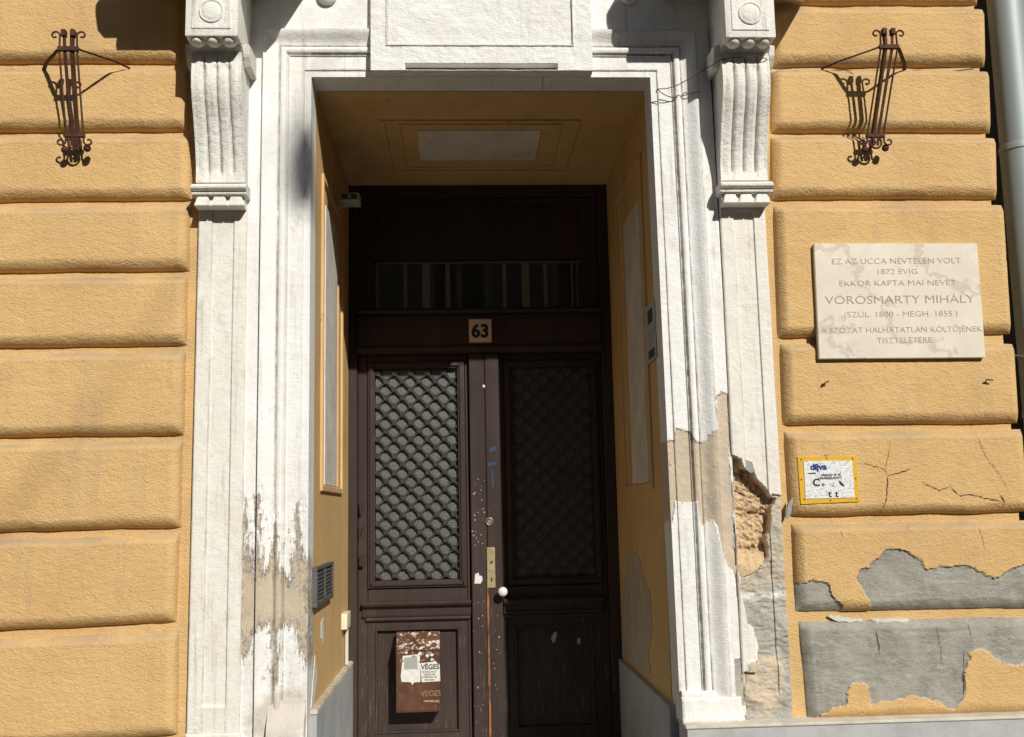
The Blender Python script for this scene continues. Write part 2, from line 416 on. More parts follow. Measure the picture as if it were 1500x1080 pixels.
def grid_mesh(name, X, Y, Z, m, parent, attrs=None, back=None, sharp=35):
    nz, nx = X.shape
    X, Y, Z = np.broadcast_arrays(X, Y, Z)
    co = np.stack([X, Y, Z], -1).reshape(-1, 3); idx = np.arange(nz*nx).reshape(nz, nx)
    f = np.stack([idx[:-1, :-1], idx[:-1, 1:], idx[1:, 1:], idx[1:, :-1]], -1).reshape(-1, 4)
    ring = None
    if back is not None:
        ring = np.concatenate([idx[0, :], idx[1:, -1], idx[-1, -2::-1], idx[-2:0:-1, 0]])
        bco = co[ring].copy(); bco[:, 1] = back; b = np.arange(len(ring))+len(co)
        co = np.concatenate([co, bco]); r2 = np.roll(ring, -1); b2 = np.roll(b, -1)
        f = np.concatenate([f, np.stack([ring, b, b2, r2], -1)])
    me = bpy.data.meshes.new(name)
    me.vertices.add(len(co)); me.vertices.foreach_set('co', co.astype(np.float32).ravel())
    me.loops.add(len(f)*4); me.loops.foreach_set('vertex_index', f.astype(np.int32).ravel())
    me.polygons.add(len(f)); me.polygons.foreach_set('loop_start', np.arange(0, len(f)*4, 4, dtype=np.int32))
    me.polygons.foreach_set('use_smooth', np.ones(len(f), bool))
    me.update(calc_edges=True)
    for k, a in (attrs or {}).items():
        v = np.broadcast_to(a, X.shape).ravel()+(1.0 if k in DIST else 0.0)
        if ring is not None: v = np.concatenate([v, v[ring]])
        at = me.attributes.new(k, 'FLOAT', 'POINT'); at.data.foreach_set('value', v.astype(np.float32))
    me.set_sharp_from_angle(angle=math.radians(sharp))
    return link(name, me, m, parent)
def axis_pts(a, b, step, breaks=(), eps=.0012):
    n = max(2, int(round(abs(b-a)/step))+1)
    p = list(np.linspace(a, b, n))
    for k in breaks:
        for q in (k-eps, k+eps):
            if min(a, b) < q < max(a, b): p.append(q)
    p = np.array(sorted(p)); keep = [True]+[True]*(len(p)-1)
    out = [p[0]]
    for x in p[1:]:
        if x-out[-1] > eps*.8: out.append(x)
    return np.array(out)
NOA = dict(grey=-1., bare=-1., brick=-1., dirt=0., ragged=1., stain=-1.)
_fcache = {}
def text(name, body, h, loc, m, parent, align='CENTER', sx=1., thin=0., extrude=.0008, rot=(PI/2, 0, 0), tilt=0.):
    cu = bpy.data.curves.new(name, 'FONT'); cu.body = body; cu.size = h/.73; cu.align_x = align; cu.extrude = extrude; cu.offset = thin
    cu.resolution_u = 3
    t = bpy.data.objects.new(name+'_tmp', cu); C.objects.link(t)
    dg = bpy.context.evaluated_depsgraph_get()
    me = bpy.data.meshes.new_from_object(t.evaluated_get(dg)); me.name = name
    bpy.data.objects.remove(t); bpy.data.curves.remove(cu)
    mt = Matrix.Translation(loc) @ Matrix.Rotation(tilt, 4, 'Y') @ Matrix.Rotation(rot[2], 4, 'Z') @ Matrix.Rotation(rot[0], 4, 'X') @ Matrix.Diagonal((sx, 1, 1, 1))
    me.transform(mt); me.materials.clear()
    return link(name, me, m, parent)

# ------------------------------------------------------------------ THE BUILDING
YW = .04                                           # groove floor of the rusticated wall
bld = tag(empty('apartment_building', (0, 0, 0)), 'ochre plastered old building front with rusticated blocks and white stucco doorway', 'building')
XL, XR, ZT = -.648, .890, 3.446                    # doorway opening
def warp_r(X, Z): return np.where(X > .4, (2.05-Z)*.0062, 0.0)

# --- base wall (groove floor)
def base_wall(x0, x1, z0, z1, name='wall', fine=True, greys=None):
    xs = axis_pts(x0, x1, .012 if fine else .25); zs = axis_pts(z0, z1, .008 if fine else .25)
    X, Z = np.meshgrid(xs, zs)
    Y = YW - (.0022*fbm(X, Z, 14, 4, 3) if fine else 0)
    a = dict(NOA)
    a['dirt'] = np.clip(fbm(X, Z, 5, 3, 8)+.05, 0, 1)*.6 if fine else 0.
    return grid_mesh(name, X, Y, Z, M['ochre'], bld, a)
aRx = U(1124, 310, .01)[0]
base_wall(-2.3, -1.08, .3, 4.4)
base_wall(aRx-.01, 2.418, .55, 4.4)
base_wall(-6, -2.3, 0, 12, fine=False)
base_wall(-2.3, 2.418, 4.4, 12, fine=False)
base_wall(-2.3, -.66, 0, .3, fine=False)

# --- rusticated blocks: heightfields with rounded lower arris and soft upper chamfer
grey_zones = [
 [(1256,850),(1262,838),(1275,830),(1290,815),(1300,808),(1320,808),(1345,815),(1358,830),(1372,832),(1385,826),(1405,830),(1425,836),(1450,842),(1462,848),(1475,840),(1483,832),(1530,826),(1530,905),(1278,904),(1276,880),(1262,862)],
 [(1160,853),(1210,853),(1216,870),(1230,880),(1235,893),(1225,906),(1160,906)],
 [(1160,905),(1530,900),(1530,978),(1480,975),(1460,962),(1445,948),(1425,950),(1418,955),(1412,985),(1411,1028),(1400,1038),(1390,1040),(1365,1028),(1350,1022),(1330,1020),(1300,1030),(1276,1032),(1272,1005),(1262,998),(1245,1000),(1238,1010),(1240,1028),(1215,1040),(1190,1052),(1160,1060)],
]
grey_zones = [PP(z, 0.0) for z in grey_zones]
def block(c4, seed, right_end=True, left_end=True, H=.048, damage=False, notch=None, xcut=None):
    # c4: TL,TR,BR,BL metres
    tl, tr, br, bl = [np.array(p) for p in c4]
    wid = np.hypot(*(tr-tl)); hei = np.hypot(*(tl-bl))
    step = .0052
    def axis(L, e0, e1):
        p = [0.]
        while p[-1] < L:
            p.append(p[-1]+step)
        return np.array(p)/p[-1]
    us = axis(wid, 1, 1); vs = axis(hei, 1, 1)
    def dens(t, L):                                   # pull samples to the edges
        k = .5-.5*np.cos(PI*t); return t*.82+k*.18
    us = dens(us, wid); vs = dens(vs, hei)
    Uu, Vv = np.meshgrid(us, vs)
    X = (tl[0]*(1-Uu)+tr[0]*Uu)*Vv+(bl[0]*(1-Uu)+br[0]*Uu)*(1-Vv)
    Z = (tl[1]*(1-Uu)+tr[1]*Uu)*Vv+(bl[1]*(1-Uu)+br[1]*Uu)*(1-Vv)
    Z = Z+.004*fbm(X, X*0+seed, 5, 3, seed)*1.2       # uneven arrises
    db = Vv*hei; dt = (1-Vv)*hei; dl = Uu*wid; dr = (1-Uu)*wid
    rb = .038*(1+.25*fbm(X, Z*0, 7, 2, seed+3)); rt = .036
    tb = np.clip(db/(rb*1.22), 0, 1); qb = (1-(1-tb)**1.62)**(1/1.62)
    qt = sst(-.2, 1, np.clip(dt/rt, 0, 1))
    h = np.minimum(qb, 1)*(.25+.75*qt)
    if left_end: tl_ = np.clip(dl/.040, 0, 1); h = h*(1-(1-tl_)**1.6)**(1/1.6)
    if right_end: h = h*(np.sqrt(np.clip(1-(1-np.clip(dr/.045, 0, 1))**2, 0, 1)))
    g = np.full(X.shape, -1.)
    if damage:
        for z in grey_zones: g = np.maximum(g, polydist(X, Z, z))
    g = g+.022*fbm(X, Z, 12, 3, 4)+.016*fbm(X, Z, 40, 4, 5)
    inset = sst(-.0012, .0012, g)
    rough = .0020*fbm(X, Z, 6, 3, seed+1)+.0016*fbm(X*.8, Z*1.2, 85, 2, seed+2)
    rg = .0055*fbm(X, Z, 12, 5, seed+9)+.004*np.abs(fbm(X*.6, Z*1.6, 26, 4, seed+7))
    y = YW-(H*h)-(1-inset)*rough*np.clip(h*3, 0, 1)+inset*(.0085*np.clip(h*2, 0, 1)+rg)
    if notch is not None:
        nx, nz, nr = notch; q = np.hypot(X-nx, Z-nz); y = y+.02*(1-sst(nr*.5, nr, q))
        X = X-.012*(1-sst(nr*.3, nr, q))
    a = dict(NOA); a['grey'] = g
    a['dirt'] = np.clip((1-np.clip(dt/.05, 0, 1))*1.3, 0, 1)*.9+.25*np.clip(fbm(X, Z, 3, 3, 40), 0, 1)
    if damage: pass
    grid_mesh('rusticated_block', X, y, Z, M['ochre'], bld, a, back=YW+.01)
rowsL = [(-70, -68, 88, 88, 262, 262), (99, 98, 190, 188, 273, 274), (199, 197, 293, 290, 278, 279), (302, 299, 397, 394, 275, 275),
         (406, 403, 508, 504, 272, 271), (518, 513, 640, 636, 269, 267), (651, 645, 780, 773, 264, 262), (791, 783, 925, 913, 260, 255), (938, 926, 1095, 1080, 259, 257)]
for i, (ta, tb, ba, bb, xt, xb) in enumerate(rowsL):
    TL = U(0, ta); TR = U(xt, tb); BR = U(xb, bb); BL = U(0, ba)
    # carry the course on past the picture's edge
    def ext(p, q, x): s = (x-p[0])/(q[0]-p[0]); return (x, p[1]+(q[1]-p[1])*s)
    block([ext(TR, TL, -2.25), TR, BR, ext(BR, BL, -2.25)], 11+i*7, True, False)
    box('rusticated_block', -6, -2.252, .002, YW+.02, BL[1]+.002, TL[1], M['ochre'], bld, .02, 2)
rowsR = [(-75, -75, 2, 2, 1133, 1436, 1133, 1437), (10, 10, 94, 93, 1132, 1446, 1132, 1448), (100, 101, 191, 190, 1132, 1453, 1132, 1456),
         (198, 199, 290, 288, 1132, 1463, 1132, 1465), (300, 298, 494, 487, 1136, 1474, 1143, 1486), (503, 503, 622, 619, 1146, 1490, 1150, 1497),
         (633, 629, 757, 750, 1152, 1502, 1160, 1510), (768, 763, 897, 893, 1163, 1512, 1169, 1520), (912, 905, 1056, 1046, 1173, 1522, 1187, 1532)]
for i, (ta, tb, ba, bb, lt, rt, lb, rb) in enumerate(rowsR):
    nt_ = None
    if i == 4: q = U(1481, 378); nt_ = (q[0], q[1], .02)
    block([U(lt, ta), U(rt, tb), U(rb, bb), U(lb, ba)], 101+i*5, True, True, damage=i >= 7, notch=nt_)
# return of the wall into the pipe niche, and the niche itself
box('wall', 2.400, 2.418, YW+.002, .72, .55, 11.95, M['ochre'], bld)
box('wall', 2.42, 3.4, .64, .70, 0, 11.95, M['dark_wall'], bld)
box('wall', 2.95, 6, 0, .639, 0, 11.95, M['ochre'], bld)
# plinth on the right
pz = U(1185, 1056, 0)[1]
xa = U(1008, 1066, -.05)[0]
prism('plinth', [(XR+.012, -.065), (6, -.065), (6, .10), (XR+.012, .10)], 'z', 0, pz-.006, M['plinth'], bld)
prism('plinth_ledge', [(XR+.004, -.072), (6, -.072), (6, .10), (XR+.004, .10)], 'z', pz-.005, pz+.008, M['plinth_top'], bld, .003)
box('plinth', -6, XL-.012, -.03, .10, 0, .55, M['plinth'], bld, .004)

# --- doorway surround: stepped architrave as one moulding profile measured from the opening edge
def arch_h(s, X, Z):
    h = np.where(s < .029, .000, .006)
    h = h+np.where(s > .094, .007, 0)
    h = h-.007*((s > .099) & (s < .103))
    b = np.clip((s-.107)/.027, 0, 1); h = h+np.where((s > .107) & (s < .134), .004+.008*np.sqrt(np.clip(1-(2*b-1)**2, 0, 1)), 0)
    h = h+np.where(s >= .137, .004, 0)+.030*sst(.137, .205, s)**1.2
    h = h-np.where(s > .203, .0, 0)
    h = h-np.where(s > .207, .024, 0)
    return h
BRK = [.029, .094, .099, .103, .107, .134, .137, .203, .207]
cR = PP([(981,648),(990,645),(992,628),(1010,630),(1018,645),(1030,650),(1042,634),(1052,632),(1051,580),(1059,575),(1067,580),(1070,665),(1073,720),(1078,800),(1085,850),(1092,915),(1085,905),(1075,850),(1062,820),(1048,775),(1040,762),(1030,770),(1022,735),(990,733),(985,700)])
cR2 = PP([(960,652),(982,648),(988,735),(985,760),(960,790)])
cL = PP([(348,800),(362,835),(375,845),(392,835),(402,800),(410,835),(425,850),(436,835),(452,815),(455,985),(444,960),(440,945),(430,925),(415,918),(405,930),(401,975),(397,930),(392,918),(380,922),(368,937),(362,955),(348,965)])
cL2 = [PP([(354,738),(361,738),(361,800),(366,850),(350,850),(350,780)]), PP([(375,728),(381,728),(380,800),(386,850),(370,850)]), PP([(401,752),(407,752),(406,990),(401,1010),(400,900)]), PP([(418,850),(450,848),(440,800),(436,740),(433,740),(432,800)])]
gR = PP([(1076,966),(1089,964),(1090,1034),(1079,1036)])
sL = PP([(352,1065),(372,1040),(392,1018),(404,1012),(440,1012),(446,1050),(430,1070),(380,1078)])
brickR = PP([(1070,666),(1085,672),(1090,685),(1104,692),(1112,705),(1122,715),(1130,728),(1137,730),(1131,745),(1130,770),(1125,790),(1128,812),(1125,820),(1112,838),(1095,846),(1085,850),(1080,835),(1081,800),(1078,770),(1072,720)], .01)
mortR = PP([(1131,724),(1153,727),(1175,740),(1175,1060),(1080,1060),(1090,985),(1108,985),(1112,950),(1104,918),(1096,915),(1085,862),(1085,850),(1100,840),(1125,820),(1128,812),(1125,790),(1131,745)], .01)
def architrave(x0, x1, z0, z1, side, name, zstep=.0055, mat='white'):
    c = XL if side < 0 else XR
    if side == 0: xs = axis_pts(x0, x1, .006)
    else: xs = axis_pts(x0, x1, .005, [c+side*b for b in BRK])
    zs = axis_pts(z0, z1, zstep, [ZT+b for b in BRK])
    X, Z = np.meshgrid(xs, zs)
    s = np.maximum(np.maximum(XL-X, X-XR), Z-ZT)
    Y = .046-arch_h(s, X, Z)
    a = dict(NOA)
    Xw = X+warp_r(X, Z)
    gm_ = 0
    for b_, w__ in ((.029, .0035), (.096, .003), (.101, .004), (.137, .0035), (.208, .005)):
        gm_ = gm_+(1.0 if side > 0 or w__ == .0035 and b_ > .1 else (.75 if side == 0 else .15))*np.exp(-((s-b_-.0015)/w__)**2)
    a['grime'] = np.clip(gm_*(1.0+.8*fbm(X, Z, 3, 3, 55)), 0, 1)+.35*np.clip(1.2-(Z-.6)/.9, 0, 1)*np.clip(.3+fbm(X*2, Z*.5, 12, 4, 56), 0, 1)
    if side != 0:
        polys = [cR, cR2] if side > 0 else [cL]+cL2
        d = np.full(X.shape, -1.)
        for q in polys: d = np.maximum(d, polydist(Xw, Z, q))
        d = d+.010*fbm(X, Z, 30, 4, 77)+.012*fbm(X, Z*.6, 9, 3, 78)*(side > 0)
        a['bare'] = d
        a['ragged'] = np.full(X.shape, .34 if side > 0 else 1.0)
        if side > 0:
            a['grey'] = polydist(Xw, Z, gR)
            Y = Y+.0055*sst(-.001, .001, d)+.003*fbm(X, Z, 25, 4, 79)*(d > 0)
        else:
            a['stain'] = polydist(Xw, Z, sL)
            Y = Y+.0025*sst(-.01, .01, d+.05*fbm(X, Z, 30, 4, 2))
    Y = Y-.0016*fbm(X, Z, 10, 3, 61)-.0012*fbm(X, Z, 70, 2, 62)
    return grid_mesh(name, Xw, Y, Z, M[mat], bld, a, back=.20, sharp=28)
architrave(XL-.272, XL, .50, ZT+.207, -1, 'architrave')
architrave(XR, XR+.272, pz, ZT+.207, 1, 'architrave')
architrave(XL, XR, ZT, ZT+.207, 0, 'architrave')
# base stops of the jambs
zb = U(1050, 1022, 0)[1]
def roughbox(name, x0, x1, z0, z1, yf, m, seed, parent=bld, back=.1, amp=.004, attrs=None, slope=0.):
    xs = axis_pts(x0, x1, .006); zs = axis_pts(z0, z1, .006); X, Z = np.meshgrid(xs, zs)
    e = np.minimum(np.minimum(X-x0, x1-X), np.minimum(Z-z0, z1-Z))
    Y = yf+.006*(1-np.sqrt(np.clip(e/.008, 0, 1)))-amp*fbm(X, Z, 12, 4, seed)-amp*.3*fbm(X, Z, 60, 2, seed)
    if slope: Y = Y+slope*(Z-z0)
    return grid_mesh(name, X, Y, Z, m, parent, {**NOA, **(attrs or {})}, back=back)
roughbox('base_block', XR-.0+.008, XR+.245+.012, pz+.006, zb, -.006, M['white'], 5)
roughbox('base_fillet', XR+.012, XR+.15, zb, zb+.024, .012, M['white'], 6)
zl = U(410, 1028, 0)[1]
xs = axis_pts(XL-.155, XL-.004, .005); zs = axis_pts(.52, zl, .006); X, Z = np.meshgrid(xs, zs)
grid_mesh('base_block', X, .034-.05*sst(zl, zl-.13, Z)-.004*fbm(X, Z, 14, 3, 3), Z, M['white'], bld, {**NOA, 'stain': polydist(X, Z, sL)+.03}, back=.1)

# frieze above the architrave
zf = ZT+.205
def frieze(x0, x1):
    xs = axis_pts(x0, x1, .007); zs = axis_pts(zf, 3.95, .007); X, Z = np.meshgrid(xs, zs)
    grid_mesh('frieze', X, .0225-.003*fbm(X, Z, 9, 4, 71)-.0016*fbm(X, Z, 50, 3, 72), Z, M['white'], bld, dict(NOA), back=.2)
frieze(-1.16, 1.40)
box('frieze', -1.16, 1.40, .023, .2, 3.951, 4.6, M['white'], bld)
for px in (478.5, 924):
    c = U(px, -11, -.01); disc('boss', c, .046, -.002, .024, M['white'], bld, dome=.012)

# --- projecting panel over the door with the sunk field and slot
kx0, kx1 = U(543, 60, -.02)[0], U(867, 60, -.02)[0]; kz0 = U(700, 103, -.02)[1]; kz1 = 3.95
fx0, fx1, fz0 = U(567, 40, -.02)[0], U(838, 40, -.02)[0], U(700, 66, -.02)[1]
sx0, sx1 = U(594, 98, -.02)[0], U(817, 98, -.02)[0]; sz0, sz1 = U(700, 102.2, -.02)[1], U(700, 93, -.02)[1]
xs = axis_pts(kx0, kx1, .006, [fx0, fx1, fx0-.006, fx1+.006, sx0, sx1]); zs = axis_pts(kz0-.001, kz1, .006, [fz0, fz0-.006, sz1, sz0])
X, Z = np.meshgrid(xs, zs)
Y = np.full(X.shape, -.022)
inn = np.minimum(np.minimum(X-fx0, fx1-X), Z-fz0)
Y = Y-.006*((inn > -.006) & (inn < 0))+.007*(inn >= 0)
slot = (X > sx0) & (X < sx1) & (Z < sz1) & (Z > sz0)
Y = np.where(slot, .08, Y)
gpan = np.exp(-((inn-.001)/.004)**2)
Y = Y-(~slot)*(.0035*fbm(X, Z, 14, 4, 81)+.0028*fbm(X, Z, 55, 3, 82))
grid_mesh('lintel_panel', X, Y, Z, M['white_panel'], bld, {**NOA, 'grime': gpan*.6}, back=.15, sharp=30)

box('slot_shade', sx0+.001, sx1-.001, .03, .078, sz0+.004, sz1-.001, M['iron_black'], bld)  # black box put into the slot in place of its shade
# --- pilasters
def pilaster(x0a, x1a, x0b, x1b, z0, z1, name, mat, damage):
    # a: top, b: bottom edge positions
    n = 46 if not damage else 62; us = np.linspace(0, 1, n)
    w_ = x1a-x0a
    us = np.array(sorted(set(list(us)+[.285-.006, .285+.006, .735-.006, .735+.006])))
    zs = axis_pts(z0, z1, .0055 if not damage else .0045)
    Uu, Z = np.meshgrid(us, zs); t = (Z-z0)/(z1-z0)
    X = (x0a*(1-Uu)+x1a*Uu)*t+(x0b*(1-Uu)+x1b*Uu)*(1-t)
    sunk = sst(.275, .30, Uu)*(1-sst(.72, .745, Uu))*sst(.02, .035, z1-Z-.045)*sst(.0, .012, Z-z0-.10)
    Y = .010+.0085*sunk-.002*sst(.0, .02, .27-Uu)*0
    e = np.minimum(Uu, 1-Uu)*w_
    Y = Y+.005*(1-np.sqrt(np.clip(e/.006, 0, 1)))
    Y = Y-.0022*fbm(X, Z, 8, 3, 31)-.0014*fbm(X, Z, 60, 2, 33)
    a = dict(NOA)
    a['grime'] = np.clip(np.exp(-((Uu-.288)*w_/.003)**2)+np.exp(-((Uu-.733)*w_/.003)**2)*.7+np.exp(-(e/.004)**2)*.6, 0, 1)*np.clip(.6+fbm(X, Z, 4, 4, 57), 0, 1)
    if damage:
        lump = polydist(X, Z, PP([(1093,985),(1100,972),(1118,960),(1140,965),(1150,985),(1148,1020),(1130,1042),(1105,1038),(1092,1020)], .01))
        lump = lump+.03*fbm(X, Z, 22, 4, 92)
        b = polydist(X, Z, brickR)+.007*fbm(X, Z, 40, 4, 12); g = polydist(X, Z, mortR)+.008*fbm(X, Z, 30, 4, 13)
        inner = np.clip(polydist(X, Z, PP([(1074,560),(1200,560),(1200,728),(1153,728),(1136,728),(1120,713),(1104,690),(1086,670),(1070,664)], .01)), -1, 1)
        zs_ = U(1120, 872, .01)[1]
        a['sand'] = np.clip(sst(-.05, .10, Z-zs_+.08*fbm(X, Z, 9, 3, 49))+sst(-.03, .02, lump)*.9, 0, 1)
        a['salt'] = np.exp(-((Z-zs_+.015*fbm(X, Z, 20, 3, 50))/.012)**2)
        a['bare'] = lump-.004; a['ragged'] = np.full(X.shape, .1); a['brick'] = b; a['grey'] = np.where((b > 0) | (lump > .008), -1., g)
        m = sst(-.0015, .0025, b)
        depth = .050+.014*fbm(X, Z, 11, 4, 19)+.020*np.abs(fbm(X, Z*1.3, 26, 5, 20))+.010*fbm(X, Z, 80, 2, 26)
        # coursed bricks: horizontal joints inside the hole
        zq = Z+.040*fbm(X, Z, 7, 3, 44)+.010*fbm(X, Z, 50, 2, 45); row = np.floor(zq/.078); zz = zq-row*.078
        xq = X+.008*fbm(X, Z, 20, 3, 46)+(row % 2)*.065; colm = np.floor(xq/.13); xx = xq-colm*.13
        jt = (1-sst(.002, .009, np.minimum(zz, .078-zz)))*sst(-.15, .12, fbm(X, Z, 16, 3, 47))
        depth = depth+.022*(_hash(row, row*0, 5)-.5)+.02*np.abs(fbm(X, Z, 15, 4, 48))
        a['grime'] = np.maximum(a['grime'], jt*(b > 0)*.8)
        gm = sst(-.0015, .0015, g)*(b < .002)
        fade = 1-sst(.0, .10, U(1100, 800, .01)[1]-Z)       # the hollow runs out into the render below
        Y = Y+m*(depth*(.25+.75*fade)+.018*jt*(.3+.7*fade))-.012*sst(-.01, .02, lump+.02*fbm(X, Z, 16, 4, 91))+gm*(.011+.012*fbm(X, Z, 14, 5, 23)+.012*np.abs(fbm(X*.7, Z*1.5, 28, 4, 24)))
    return grid_mesh(name, X, Y, Z, M[mat], bld, a, back=YW+.012, sharp=32)
a = U(291, 310, .01); b = U(272.5, 1075, .01); c1 = U(362, 310, .01); c2 = U(350.5, 1075, .01)
ZPT = a[1]+.06
pilaster(a[0], c1[0], b[0], c2[0], b[1], ZPT, 'pilaster', 'cream', False)
roughbox('base_block', b[0]-.003, c2[0]+.004, .5, b[1]-.001, .002, M['cream'], 9)
aR = U(1055, 310, .01); aR1 = U(1121, 310, .01)
bR = U(1091, 1050, .01); bR1 = U(1163.5, 1050, .01)
pilaster(aR[0], aR1[0], bR[0], bR1[0], pz+.004, ZPT, 'pilaster', 'cream', True)
# peeling flake and thin mortar edge beside the broken pilaster
fl = [(1154,738),(1160,728),(1161,732),(1158,752),(1153,760),(1150,757)]
prism('loose_plaster_flake', PP(fl, .0), 'y', -.008, .004, M['mortar'], bld)
fl = [(1091,672),(1103,677),(1107,690),(1101,693),(1092,686)]
prism('loose_plaster_flake', PP(fl, .0), 'y', .012, .022, M['mortar'], bld)
# broken plaster crumbs in the joint under the seventh block
for pts in ([(1212,903),(1216,900),(1221,904),(1229,901),(1233,905),(1241,904),(1249,907),(1262,906),(1264,911),(1252,910),(1244,913),(1238,910),(1227,911),(1221,908)], [(1275,908),(1286,906),(1292,908),(1304,905),(1317,907),(1328,906),(1333,910),(1322,912),(1310,910),(1296,912),(1284,911)]):
    prism('loose_plaster_flake', PP(pts, .03), 'y', .026, .041, M['soffit_white'], bld, .001)

# --- consoles carrying the cornice blocks
def make_console(cx, shift):
    root = link('console', bpy.data.meshes.new('console'), None, bld, (cx, 0, 3.0)); wz = .105
    m = M['console']
    def Zp(py, y, px=318): return U(px, py, y)[1]
    z_bot = Zp(54, -.24); z0 = Zp(266, -.05); z1 = Zp(84, -.14)+.02
    # reeded scroll body
    xs = axis_pts(-wz, wz, .004, [-.0525, 0, .0525], .002); zs = axis_pts(z0, z1, .006); X, Z = np.meshgrid(xs, zs)
    t = (Z-z0)/(z1-z0)
    S_ = -.038-.105*sst(.05, .82, t)-.012*np.sin(PI*np.clip((t-.5)/.5, 0, 1))
    q = np.abs(((X+.105) % .0525)/.0525*2-1)            # 0 mid reed, 1 at grooves
    act = sst(.045, .09, t)*(1-sst(.93, .97, t))
    edge = np.where(np.abs(X) > .094, 0, 1)
    reed = (.013*np.clip(q, 0, 1)**4)*act*edge*1.5
    Y = S_+reed-.002*fbm(X+cx, Z, 20, 4, 5)-.0025*fbm(X+cx, Z, 70, 2, 6)
    knob = np.zeros_like(X)
    for k in (-.052, 0, .052):
        knob = np.maximum(knob, np.exp(-(((X-k)/.010)**2+((Z-(z1-.055))/.013)**2)))
    Y = Y-.014*knob
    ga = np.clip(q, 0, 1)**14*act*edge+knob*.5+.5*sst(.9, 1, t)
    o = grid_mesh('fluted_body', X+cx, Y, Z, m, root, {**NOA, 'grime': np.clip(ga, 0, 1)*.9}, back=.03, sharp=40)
    # shadowed neck under the block, with the moulded cap
    prism('neck', [(.03, z1), (-.14, z1), (-.165, z1+.02), (-.165, z1+.03), (-.13, z1+.05), (-.13, z_bot), (.03, z_bot)], 'x', cx-wz-.004, cx+wz+.004, m, root)
    prism('cap_moulding', [(.03, z1-.05), (-.10, z1-.05), (-.135, z1-.01), (-.15, z1+.035), (-.12, z1+.045), (.03, z1+.045)], 'x', cx-wz-.030, cx-wz-.001, m, root, .004)
    prism('cap_moulding', [(.03, z1-.05), (-.10, z1-.05), (-.135, z1-.01), (-.15, z1+.035), (-.12, z1+.045), (.03, z1+.045)], 'x', cx+wz+.001, cx+wz+.030, m, root, .004)
    # upper block with medallion
    box('upper_block', cx-wz-.004, cx+wz+.004, -.25, .03, z_bot, 3.80, m, root, .005, 2)
    mc = Zp(17, -.25); rr = .047
    box('block_panel', cx-.082, cx+.082, -.2545, -.249, z_bot+.030, 3.74, m, root, .003)
    bm = bmesh.new()
    add_tube(bm, [(cx+rr*math.cos(2*PI*k/30), -.256, mc+rr*math.sin(2*PI*k/30)) for k in range(31)], .0055, 6, False)
    bm_obj('medallion_rim', bm, m, root, True)
    disc('medallion', (cx, mc), rr-.006, -.260, -.252, m, root, dome=.004)
    for k in (-1, 0, 1):
        bm = bmesh.new(); bmesh.ops.create_uvsphere(bm, u_segments=18, v_segments=10, radius=1)
        for v in bm.verts: v.co = Vector((cx+k*.066+v.co.x*.030, -.205+v.co.y*.035, z_bot-.006+v.co.z*.020))
        bm_obj('bead', bm, m, root, True)
    # lower moulding and guttae
    zm0, zm1 = Zp(285, -.07), Zp(268, -.07)
    e = zm1-zm0
    for s0 in (0,):
        prism('lower_moulding', [(.03, zm0), (-.062, zm0), (-.066, zm0+e*.22), (-.058, zm0+e*.30), (-.078, zm0+e*.42), (-.084, zm0+e*.6), (-.076, zm0+e*.82), (-.056, zm1), (.03, zm1)], 'x', cx-wz-.012, cx+wz+.012, m, root, .003)
    zg0, zg1 = Zp(302.5, -.05), zm0-.001
    prism('gutta_bed', [(.03, zg0-.001), (-.046, zg0-.001), (-.030, zg1), (.03, zg1)], 'x', cx-wz+.002, cx+wz-.002, m, root)
    for k in (-1, 0, 1):
        c_ = cx+k*.0705
        bm = bmesh.new()
        a0, a1 = .0345, .0225
        vs = [bm.verts.new(p) for p in ((c_-a0, -.062, zg0), (c_+a0, -.062, zg0), (c_+a0, -.02, zg0), (c_-a0, -.02, zg0), (c_-a1, -.052, zg1), (c_+a1, -.052, zg1), (c_+a1, -.02, zg1), (c_-a1, -.02, zg1))]
        for f in ((0, 1, 5, 4), (1, 2, 6, 5), (2, 3, 7, 6), (3, 0, 4, 7), (0, 3, 2, 1), (4, 5, 6, 7)): bm.faces.new([vs[i] for i in f])
        bmesh.ops.bevel(bm, geom=bm.edges[:], offset=.003, segments=2, affect='EDGES')
        bm_obj('gutta', bm, m, root)
    return root
cxl = U(326, 310, .01)[0]; cxr = U(1088.5, 310, .01)[0]
def copy_tree(o, parent):
    c = o.copy(); C.objects.link(c); c.parent = parent
    for ch in o.children: copy_tree(ch, c)
    return c
con = make_console(cxl, 0)
con2 = copy_tree(con, bld); con2.location.x += (cxr-cxl)
# cornice blocks above the frame (their shade falls into the picture)
for cx in (cxl, cxr):
    c = cx+.012
    prism('cornice', [(.2, 3.802), (-.375, 3.802), (-.385, 3.83), (-.375, 3.873), (.2, 3.873)], 'x', c-.325, c+.325, M['console'], bld)
    prism('cornice', [(.2, 3.875), (-.40, 3.875), (-.43, 3.91), (-.47, 3.96), (-.50, 4.06), (-.50, 4.10), (.2, 4.14)], 'x', c-.37, c+.37, M['console'], bld)

# --- recess: soffit, side walls, ceiling, dado, floor
YD = 1.60
def quad(name, vs, m, parent=bld):
    bm = bmesh.new(); q = [bm.verts.new(v) for v in vs]; bm.faces.new(q)
    me = bpy.data.meshes.new(name); bm.to_mesh(me); bm.free(); return link(name, me, m, parent)
box('recess_wall', XL-.12, XL, .2005, YD+.1, .0, 3.60, M['recess_ochre'], bld)
box('recess_wall', XR+.004, XR+.12, .2005, YD+.1, .0, 3.60, M['recess_ochre'], bld)
box('ceiling', XL+.001, XR+.003, .2005, YD+.1, ZT-.004, 3.60, M['recess_ochre'], bld)
